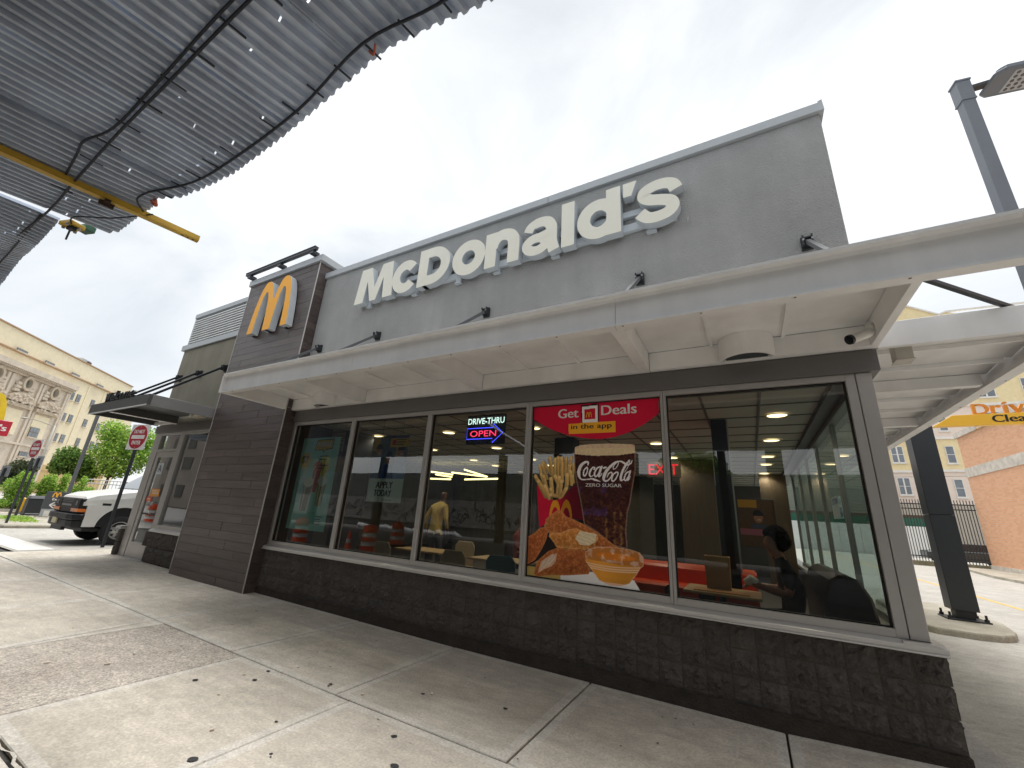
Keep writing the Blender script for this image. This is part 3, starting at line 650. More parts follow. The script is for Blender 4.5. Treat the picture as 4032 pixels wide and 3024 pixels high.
# raceway behind the letters and its feet
m=MB();m.box(-5.85,-.42,-.034,.019,5.06,5.17);m.box(-5.6,-.45,-.034,.019,5.28,5.37);m.build('raceway',RET,sg,bevel=.003)
for x in (-5.72,-4.62,-3.7,-2.98,-2.02,-.72):
    m=MB();m.box(x-.06,x+.06,-.045,.018,4.965,4.985);m.box(x-.05,x+.05,-.033,.0185,4.985,5.06);m.build('foot',RET,sg)
m=MB();m.tube([(-.30,-.0,5.03),(-.30,-.05,5.02),(-.30,-.05,4.93)],.014);m.build('switch',mat('steel2',srgb(170,170,168),.4),sg)
# ---------------------------------------------------------------- golden arch on the tower
ARY=mat('arch_yellow',srgb(250,172,14),.4,var=.03,spec=.3)
ag=thing('arch_sign','big glossy yellow double arch with white sides on the wood tile tower','sign',(-8.45,-.3,4.85))
def arches(x0,w,h,th,n=22):
    a=w*.277;c1=x0+a;c2=x0+w-a;b=a-th;f=lambda u,H,A:H*(max(0,1-abs(u/A)**2.5))**(1/1.25)
    P=[]
    for i in range(n+1):
        u=-a+2*a*i/n;X=c1+u
        if X<=x0+w/2+1e-6: P.append((X,f(u,h,a)))
    k=len(P)
    Q=[(2*x0+w-X,z) for X,z in reversed(P)]
    if abs(P[-1][0]-Q[0][0])<.01: Q=Q[1:]
    P+=Q
    hi=h-th*1.25
    I1=[(c2+b*math.cos(math.pi*i/n),0) for i in range(n+1)]
    for cc in (c2,c1):
        P+=[(cc+b*(1-2*i/n),f(b*(1-2*i/n),hi,b)) for i in range(n+1)]
    return P
m=MB();ar=arches(-9.10,1.40,1.21,.205)
m.prism([(x,-.34,4.86+z) for x,z in ar],(0,.135,0),0,1)
m.build('arch',[ARY,mat('arch_side',srgb(206,212,216),.45)],ag)
for x in (-9.0,-8.4,-7.85):
    q=MB();q.box(x-.03,x+.03,-.206,TY-.0,5.0,5.1);q.box(x-.04,x+.04,-.25,TY,4.845,4.858);q.build('standoff',BLACKM,ag)
m=MB();m.box(-8.43,-8.36,-.335,-.25,4.852,4.859);m.build('rating_label',mat('label_blue',srgb(60,62,110),.5),ag)
# ---------------------------------------------------------------- overhead corrugated shed
SHEET=mat('galvanised_sheet',srgb(184,195,212),.36,metal=.12,var=.22,vs=1.6,bump=.02,bs=14,rnd=.12,streak=.12)
SHZ=5.0;SK=.2
shed=thing('overhead_shed','long corrugated metal shed roof hanging over the sidewalk and street','shed roof',(-3,-8,SHZ))
EX=[-31,-11.7,-8.8,-7.72,-7.7,-7.62,-7.47,-6.38,-6.06,-5.79,-5.41,-4.81,-3.46,-2.17,-1.28,3,9]
EYv=[-3.35,-3.40,-3.52,-3.55,-3.55,-3.11,-3.05,-3.07,-3.12,-3.01,-2.96,-2.92,-2.98,-3.05,-2.99,-3.02,-3.0]
def edge_y(x): return float(np.interp(x,EX,EYv))
def sheet_panel(s0,np_,pitch,seed,yb=-17.0):
    r=random.Random(seed);prof=[(0,0),(.30,0),(.42,1),(.88,1),(1,0)];D=.044
    us=[];
    for i in range(np_):
        for a,h in prof[:-1]: us.append((s0+(i+a)*pitch,h*D))
    us.append((s0+np_*pitch,0))
    tt=[0,.02,.06,.12,.2,.35,.5]
    holes=[]
    for k in range(r.choice([3,4,5])): holes.append(r.uniform(.12,.75))
    for hh in holes: tt+=[hh,hh+.013]
    tt+=[.9,1.4,2,3,5,8,12,1e3];tt=sorted(tt)
    off=r.uniform(-.006,.006);ej=[r.uniform(-.006,.006) for _ in us]
    sag=r.uniform(-.02,.02);mb=MB();n=len(us)
    for t in tt:
        for i,(u,h) in enumerate(us):
            ye=edge_y(u)+ej[i]*(1 if t<.03 else 0);y=max(ye-t,yb)
            curl=.05*math.exp(-t/.35)*math.sin(u*1.7)+.03*math.sin(u*2.3+t)*math.exp(-t/1.5)
            mb.v.append((u+SK*(y+3.0)*(1 if y>-8 else 1),y,SHZ+h+off+curl+sag*math.sin(t)))
    for j in range(len(tt)-1):
        hole=any(abs(tt[j]-hh)<1e-9 for hh in holes)
        for i in range(n-1):
            if hole and r.random()<.06: continue
            mb.f.append((j*n+i,j*n+i+1,(j+1)*n+i+1,(j+1)*n+i));mb.m.append(0)
    return mb
pit=.116;s=-7.62;i=0
while s<9:
    sheet_panel(s,9,pit,i).build('roof_sheet',SHEET,shed);s+=9*pit-.02;i+=1
s=-7.80
while s>-30:
    sheet_panel(s-9*pit,9,pit,100+i).build('roof_sheet',SHEET,shed);s-=9*pit-.02;i+=1
# solid deck above keeps the daylight out away from the torn rim
CABLE=mat('dark_cable',srgb(38,42,52),.6)
def cab(name,pts,r=.022,hang=True,lab=None):
    m=MB();P=smooth_path(pts,5);P=[(x,y,z) for x,y,z in P];m.tube(P,r,6)
    o=m.build(name,CABLE,shed,smooth=True);return o
cz=SHZ-.03
cab('cable',[(9,-3.75,cz),(5,-3.77,cz),(1,-3.8,cz),(-1,-3.79,cz),(-2.87,-3.80,cz),(-4,-3.79,cz-.02),(-5.22,-3.775,cz-.02),(-6.5,-3.74,cz-.03),(-7.66,-3.70,cz-.02),(-9.0,-3.72,cz)],.013)
cab('cable',[(9,-3.86,cz),(5,-3.86,cz),(1,-3.87,cz),(-1,-3.85,cz),(-2.9,-3.86,cz),(-4.2,-3.83,cz+.0),(-5.2,-3.82,cz),(-5.7,-3.9,cz-.01),(-6.02,-3.871,cz),(-6.57,-3.82,cz)],.012)
cab('cable',[(9,-3.16,cz),(5,-3.17,cz),(2,-3.15,cz),(.4,-3.16,cz),(-.7,-3.15,cz),(-1.58,-3.144,cz),(-2.31,-3.211,cz+.0),(-3.31,-3.087,cz),(-4.56,-3.049,cz),(-5.3,-3.08,cz),(-5.99,-3.242,cz)],.012)
cab('cable',[(-5.99,-3.242,cz),(-6.25,-3.26,cz-.02),(-6.45,-3.12,cz-.02)],.01)
cab('cable',[(-7.9,-3.72,cz),(-8.57,-3.692,cz),(-10.46,-3.63,cz),(-14,-3.6,cz)],.012)
cab('cable',[(-6.35,-3.05,cz-.05),(-7.0,-3.25,cz-.03),(-7.45,-3.5,cz-.04),(-7.75,-3.46,cz-.02)],.009)
for x in np.arange(-7.0,8,.48):
    m=MB();y=-3.80;m.beam((x,y-.05,SHZ-.012),(x+.03,y+.14,SHZ-.012),.014,.012);m.build('clip',CABLE,shed)
for x in np.arange(-5.9,8,.36):
    m=MB();y=-3.12;m.beam((x,y-.08,SHZ-.012),(x+.03,y+.07,SHZ-.012),.012,.012);m.build('clip',CABLE,shed)
by=thing('steel_beam','long yellow painted steel beam sticking out past the shed edge','beam',(-6.6,-3.4,SHZ-.1))
YEL=mat('yellow_steel',srgb(206,166,52),.5,var=.22,vs=4)
a=Vector((-6.9,-5.6,SHZ-.10));b=Vector((-6.40,-2.50,SHZ-.10))
m=MB();m.beam(a,b,.085,.012);d=(b-a).normalized();q=Vector((d.y,-d.x,0))
for s in (-1,1): m.beam(a+q*s*.038+Vector((0,0,.035)),b+q*s*.038+Vector((0,0,.035)),.009,.07)
m.build('channel',YEL,by)
m=MB()
for k in (.06,.12,.18):
    c=b-d*k;m.lathe([(.0001,-.0085),(.014,-.0085),(.014,-.0065)],(c.x,c.y,c.z),8)
o=m.build('bolt_hole',GASK,by);tag(o,kind='stuff')
m=MB();m.obox(a+(b-a)*.70+Vector((0,0,-.03)),(d,q,(0,0,1)),(.03,.07,.02));m.obox(a+(b-a)*.70+Vector((0,0,-.05)),(d,q,(0,0,1)),(.07,.012,.03));m.build('clamp',mat('rust_clamp',srgb(66,46,32),.8),by)
for s in np.linspace(.05,.9,6):
    pass
wk=thing('work_light','small yellow and green boxed lamp hanging at the torn shed corner','lamp',(-7.75,-3.45,SHZ))
c=Vector((-7.86,-3.43,SHZ-.02))
m=MB();m.obox(c,((1,.3,0),(-.3,1,0),(0,0,1)),(.11,.09,.03));m.build('plate',YEL,wk,bevel=.006)
m=MB();m.obox(c+Vector((-.02,.14,.05)),((1,.3,0),(-.3,1,0),(0,0,1)),(.09,.06,.05));m.build('housing',mat('green_plastic',srgb(50,96,70),.5),wk,bevel=.01)
m=MB()
for sx,sy in ((-.08,-.06),(.08,-.06),(.08,.06),(-.08,.06)): m.lathe([(.0001,-.06),(.018,-.055),(.018,-.03)],(c.x+sx,c.y+sy,c.z),10)
o=m.build('bolt',MATS['bolt_light'],wk)
m=MB();m.obox(c+Vector((.03,0,-.05)),((1,.3,0),(-.3,1,0),(0,0,1)),(.05,.03,.03));m.tube([c+Vector((-.02,0,-.04)),c+Vector((-.3,.04,-.1)),],.012);m.build('arm',CABLE,wk)
rg=MB();rg.tube(smooth_path([(-6.03,-3.16,SHZ-.05),(-6.08,-3.12,SHZ-.08),(-6.14,-3.13,SHZ-.06),(-6.10,-3.17,SHZ-.05)],4),[.02,.024,.02,.018,.022,.026,.022,.016,.016,.02,.016,.012,.01],7)
tag(rg.build('rag',mat('orange_rag',srgb(186,104,82),.9),smooth=True),'crumpled orange rag caught on the shed cable','rag')
rg=MB();rg.tube(smooth_path([(-2.2,-3.17,SHZ-.05),(-2.26,-3.13,SHZ-.07),(-2.28,-3.16,SHZ-.05)],4),.01,7)
tag(rg.build('rag',MATS['orange_rag'],smooth=True),'tiny red rag stuck at the shed rim above the sign','rag')
# steel posts carrying the shed on the far side of the street
for x,lb_ in ((-30,'slim dark steel post at the far left end of the street wall'),(-23,'slim dark steel post behind the heaped plastic sheeting'),(-12.9,'slim dark steel post where the pale painted band ends'),(-9.3,'slim dark steel post beside the dark green wall'),(-5.0,'slim dark steel post left of the leafy tree across the street'),(-.9,'slim dark steel post right of the leafy tree across the street'),(1.17,'wide dark steel post between bright gaps over the far wall'),(3.05,'second wide dark steel post along the far wall'),(7.0,'slim dark steel post at the right end of the far wall')):
    m=MB();w=.30 if x in (1.17,3.05) else .16
    m.box(x-w,x+w,-17.0,-16.85,-.15,5.0);m.box(x-w,x+w,-17.4,-17.25,-.15,5.0);m.box(x-.03,x+.03,-17.25,-17.0,-.15,5.0)
    tag(m.build('steel_post',BLACKM),lb_,'post','steel posts under the far shed edge')
OW=thing('street_wall','long dark wall across the street with a pale painted lower band','wall',(-8,-19.6,0))
m=MB();m.box(-46,-10.5,-21,-20.5,-.2,4.25);m.build('wall_panel',mat('far_wall',srgb(92,98,98),.9,var=.25,vs=1.2,streak=.3),OW)
m=MB();m.box(-10.5,40,-21,-20.5,-.2,4.3);m.build('wall_panel',mat('far_wall_green',srgb(52,62,60),.8,var=.25,vs=1.2),OW)
m=MB();m.box(-46,-10.5,-20.49,-20.44,.55,2.3);m.build('painted_band',mat('far_band',srgb(142,142,140),.9,var=.2,vs=2),OW)
m=MB();r=random.Random(3)
for i in range(60):
    x=-34+i*.36;z=r.uniform(.8,1.9);P=[(x+r.uniform(-.5,.5),z+r.uniform(-.5,.5)) for _ in range(5)]
    m.strip(smooth_path(P,5),.06,lambda u,v,d:(u,-20.435,max(.6,min(2.28,v))),0)
m.build('spray_scribble',mat('spray_dark',(.02,.02,.03),.8),OW)
m=MB();r=random.Random(5)
for i in range(40):
    x=-26.5+i*.24;m.tube([(x,-18.9,-.13+r.uniform(.0,.1)),(x+.14,-18.6,.05+r.uniform(0,.12)),(x+.28,-18.95,-.1)],r.uniform(.14,.22),7)
tag(m.build('plastic_sheeting',mat('white_plastic',srgb(226,228,230),.5),smooth=True),'crumpled white plastic sheeting heaped along the far wall','plastic sheet')
# ---------------------------------------------------------------- traffic barrels and cone in the street
ORG=mat('safety_orange',srgb(240,80,20),.45,local=True,var=.08);WHT=mat('reflective_white',srgb(224,224,220),.35,local=True,var=.05);RUB=mat('black_rubber',(.02,.02,.02),.8)
def barrel():
    t=thing('traffic_barrel',None,'barrel')
    m=MB();m.lathe([(.0001,.0),(.40,0),(.40,.05),(.33,.07),(.0001,.07)],(0,0,0),20);m.build('base',RUB,t)
    pr=[(.30,.05),(.30,.2),(.285,.205),(.285,.36),(.30,.365)]
    m=MB();m.lathe([(.295,.071),(.285,.25),(.275,.255),(.272,.40),(.282,.405),(.262,.55),(.25,.555),(.246,.70),(.258,.705),(.24,.86),(.2,.93),(.12,.95),(.0001,.95)],(0,0,0),24,m=[0,0,1,1,0,0,1,1,0,0,0,0]);m.build('drum',[ORG,WHT],t,smooth=True)
    m=MB();m.prism([(-.10,-.02,.945),(-.10,-.02,1.0),(.10,-.02,1.0),(.10,-.02,.945)],(0,.04,0));m.build('handle',ORG,t)
    return t
b0=barrel()
bl=[(-15.65,-6.35,'orange and white traffic barrel farthest left beside the kerb'),(-11.82,-6.35,'orange and white traffic barrel standing next to the small cone'),(-13.6,-9.6,'orange and white traffic barrel farther out in the street'),(-27.9,-6.1,'orange and white traffic barrel down the street mirrored in the entrance door')]
for i,(x,y,lb) in enumerate(bl):
    t=b0 if i==0 else dup(b0)
    t.location=(x,y,gz(x)-.15);t.rotation_euler=(0,0,i*.7);t['label']=lb;t['group']='traffic barrels in the street'
cn=thing('traffic_cone','small orange traffic cone with a white collar beside a barrel','cone')
m=MB();m.box(-.18,.18,-.18,.18,0,.03);m.build('base',ORG,cn)
m=MB();m.lathe([(.13,.031),(.085,.32),(.065,.45),(.03,.70),(.0001,.70)],(0,0,0),18,m=[0,1,0,0]);m.build('cone_body',[ORG,WHT],cn,smooth=True)
cn.location=(-12.45,-6.0,gz(-12.4)-.15)

fb=thing('street_building','long plain grey brown building far down the street mirrored in the entrance glass','building',(-80,-27,0))
m=MB();m.box(-150,-48,-34,-21,0,9.5);m.build('wall',mat('far_brown',srgb(120,112,104),.9,var=.2,vs=.6),fb)
for i in range(22):
    for z in (1.2,4.6,7.2):
        m=MB();x=-146+i*4.4;m.box(x,x+2.0,-20.99,-20.93,z,z+1.5);m.build('window',mat('far_dark_pane',srgb(52,58,64),.2),fb)
# ---------------------------------------------------------------- things seen through the dining windows
DISC=emis('lamp_glow',(1,.74,.40),1.6)
def downlight():
    t=thing('downlight','round recessed warm ceiling lamp','light',(0,0,0),'recessed lamps in the dining room ceiling')
    m=MB();m.lathe([(.115,-.004),(.135,-.012),(.145,.0)],(0,0,0),20,cap=False);m.build('trim_ring',mat('ring',srgb(200,190,170),.4),t,smooth=True)
    m=MB();m.lathe([(.0001,-.003),(.114,-.003)],(0,0,0),20);m.build('lens',DISC,t)
    pl_=bpy.data.lights.new('downlight_bulb','SPOT');pl_.energy=12;pl_.spot_size=R(150);pl_.spot_blend=.6;pl_.shadow_soft_size=.08;pl_.color=(1,.86,.66);lo_=bpy.data.objects.new('bulb',pl_);COL.objects.link(lo_);lo_.location=(0,0,-.02);lo_.parent=t;return t
d0=downlight();k=0
for x,nm_ in ((-6.79,'in the row behind the shake poster'),(-4.92,'in the row behind the hiring poster'),(-3.1,'in the row beside the neon sign'),(-1.4,'in the row behind the food poster'),(.435,'in the row over the corner booth')):
    for j_,y in enumerate((1.68,3.47,5.3,6.5,8.26)):
        t=d0 if k==0 else dup(d0);t.location=(x,y,2.949);k+=1
        t['label']=('round recessed warm ceiling lamp, number %s from the window, %s'%(['1','2','3','4','5'][j_],nm_)) if False else 'warm ceiling lamp %s, %s'%(['nearest the glass','second in','third in','fourth in','deepest in'][j_],nm_)
LED=emis('led_glow',(1,.80,.34),1.5)
pl=thing('pendant_light','zigzag of thin glowing yellow tube lamps hung in the dining room','light',(-7.2,6,2.6))
for a,b in (((-8.07,6.0,2.68),(-6.80,6.05,2.565)),((-7.62,6.1,2.48),(-6.34,5.95,2.5)),((-7.6,6.0,2.77),(-6.8,6.1,2.57)),((-8.75,6.05,2.62),(-8.05,6.0,2.54)),((-8.9,6.0,2.70),(-8.1,6.1,2.62)),((-8.9,6.0,2.48),(-8.1,6.02,2.47))):
    m=MB();m.tube([a,b],.024,8);m.build('tube_lamp',LED,pl)
    m=MB();m.tube([Vector(a),Vector((a[0],a[1],2.95))],.004,5);m.build('wire',BLACKM,pl)
ex=thing('exit_sign','red glowing letters spelling EXIT hung from the ceiling','sign',(-1.4,3.8,2.5))
m=MB();m.box(-1.66,-1.05,3.80,3.84,2.36,2.66);m.build('panel',mat('exit_panel',srgb(80,66,60),.3),ex)
m=MB();addtext(m,'EXIT',lambda u,v,d:(-1.63+u,3.796-d,2.41+v),.2,fit=(.54,.2),offset=.008);m.build('lettering',emis('exit_red',(1,.03,.05),.45),ex)
m=MB();m.box(-1.37,-1.34,3.81,3.83,2.66,2.95);m.build('stem',BLACKM,ex)
# neon drive-thru sign
ne=thing('neon_sign','black panel neon sign reading DRIVE-THRU and OPEN in a blue arrow','sign',(-3.1,.2,2.6))
m=MB();m.box(-3.43,-2.785,.20,.225,2.412,2.835);m.build('panel',mat('neon_panel',(.006,.007,.012),.12),ne,bevel=.012)
NW=emis('neon_white',(.75,1,.9),.75);NB=emis('neon_blue',(.06,.07,1),1.1);NR=emis('neon_red',(1,.04,.12),.9)
m=MB();addtext(m,'DRIVE-THRU',lambda u,v,d:(-3.405+u,.197-d,2.70+v),.1,fit=(.60,.085),offset=.006);m.build('white_lettering',NW,ne)
m=MB();addtext(m,'OPEN',lambda u,v,d:(-3.355+u,.197-d,2.522+v),.1,fit=(.43,.085),offset=.0);m.build('red_lettering',NR,ne)
T=lambda u,v,d:(u,.196-d,v)
m=MB();m.strip([(-3.41,2.49),(-3.41,2.643),(-2.98,2.643),(-2.98,2.70),(-2.82,2.565),(-2.98,2.43),(-2.98,2.49)],.010,T,.0,closed=True);m.build('arrow_outline',NB,ne)
m=MB()
for x in (-3.35,-2.87): m.tube([(x,.21,2.835),(x,.21,2.95)],.003,5)
m.build('wire',BLACKM,ne)
# ---------------------------------------------------------------- printed posters
POSTER=mat('poster_print',(1,1,1),.5,attr='print',var=0,spec=.15)
def srl(c): return np.array(srgb(*c))
class Canvas:
    def __init__(s,w,h,st,seed=1):
        s.nx,s.ny=int(w/st),int(h/st);s.st=st
        s.X,s.Z=np.meshgrid((np.arange(s.nx)+.5)*st,(np.arange(s.ny)+.5)*st);s.c=np.zeros((s.ny,s.nx,3));s.a=np.zeros((s.ny,s.nx),bool);s.r=np.random.RandomState(seed)
    def poly(s,P):
        P=np.array(P);ins=np.zeros(s.X.shape,bool);j=len(P)-1
        for i in range(len(P)):
            xi,zi=P[i];xj,zj=P[j]
            c=((zi>s.Z)!=(zj>s.Z))&(s.X<(xj-xi)*(s.Z-zi)/(zj-zi+1e-12)+xi);ins^=c;j=i
        return ins
    def dist(s,P):
        P=np.array(P);d=np.full(s.X.shape,9.)
        for i in range(len(P)):
            a,b=P[i],P[(i+1)%len(P)];v=b-a;t=np.clip(((s.X-a[0])*v[0]+(s.Z-a[1])*v[1])/(v@v+1e-12),0,1)
            d=np.minimum(d,np.hypot(s.X-a[0]-t*v[0],s.Z-a[1]-t*v[1]))
        return d
    def seg(s,x0,z0,x1,z1,w0,w1):
        vx,vz=x1-x0,z1-z0;t=np.clip(((s.X-x0)*vx+(s.Z-z0)*vz)/(vx*vx+vz*vz+1e-12),0,1)
        return np.hypot(s.X-x0-t*vx,s.Z-z0-t*vz)<(w0+(w1-w0)*t)/2,t,((s.X-x0)*vz-(s.Z-z0)*vx)/(math.hypot(vx,vz)+1e-9)
    def noise(s,sc):
        o=np.zeros(s.X.shape);amp=1;tot=0
        for k in range(4):
            n=max(2,int(s.nx*s.st/sc)+2);m=max(2,int(s.ny*s.st/sc)+2);g=s.r.rand(m+2,n+2)
            fx=np.clip(s.X/sc,0,n);fz=np.clip(s.Z/sc,0,m);ix=fx.astype(int);iz=fz.astype(int);tx=fx-ix;tz=fz-iz;tx=tx*tx*(3-2*tx);tz=tz*tz*(3-2*tz)
            o+=amp*((g[iz,ix]*(1-tx)+g[iz,ix+1]*tx)*(1-tz)+(g[iz+1,ix]*(1-tx)+g[iz+1,ix+1]*tx)*tz);tot+=amp;amp*=.55;sc/=2
        return o/tot
    def put(s,mask,col,k=None):
        col=np.asarray(col,float)
        v=np.broadcast_to(col,s.c.shape) if k is None else col*np.asarray(k)[...,None]
        s.c[mask]=v[mask];s.a|=mask
    def mix(s,mask,col,f):
        f=np.broadcast_to(f,s.X.shape)[...,None];m=s.c*(1-f)+np.asarray(col)*f;s.c[mask]=m[mask]
    def build(s,name,org,parent,y):
        idx=np.full((s.ny+1)*(s.nx+1),-1);jj,ii=np.nonzero(s.a)
        q=np.stack([jj*(s.nx+1)+ii,jj*(s.nx+1)+ii+1,(jj+1)*(s.nx+1)+ii+1,(jj+1)*(s.nx+1)+ii],1)
        u,inv=np.unique(q,return_inverse=True);inv=inv.reshape(q.shape)
        co=np.stack([org[0]+(u%(s.nx+1))*s.st,np.full(len(u),y),org[1]+(u//(s.nx+1))*s.st],1)
        me=bpy.data.meshes.new(name);me.vertices.add(len(u));me.vertices.foreach_set('co',co.ravel());F=len(q)
        me.loops.add(F*4);me.loops.foreach_set('vertex_index',inv.ravel().astype(np.int32));me.polygons.add(F)
        me.polygons.foreach_set('loop_start',np.arange(0,F*4,4,dtype=np.int32));me.update(calc_edges=True)
        at=me.color_attributes.new('print','FLOAT_COLOR','CORNER')
        cc=np.ones((F,4,4),np.float32);cc[...,:3]=s.c[jj,ii][:,None,:];at.data.foreach_set('color',cc.ravel())
        me.materials.append(POSTER);return place(name,me,parent)
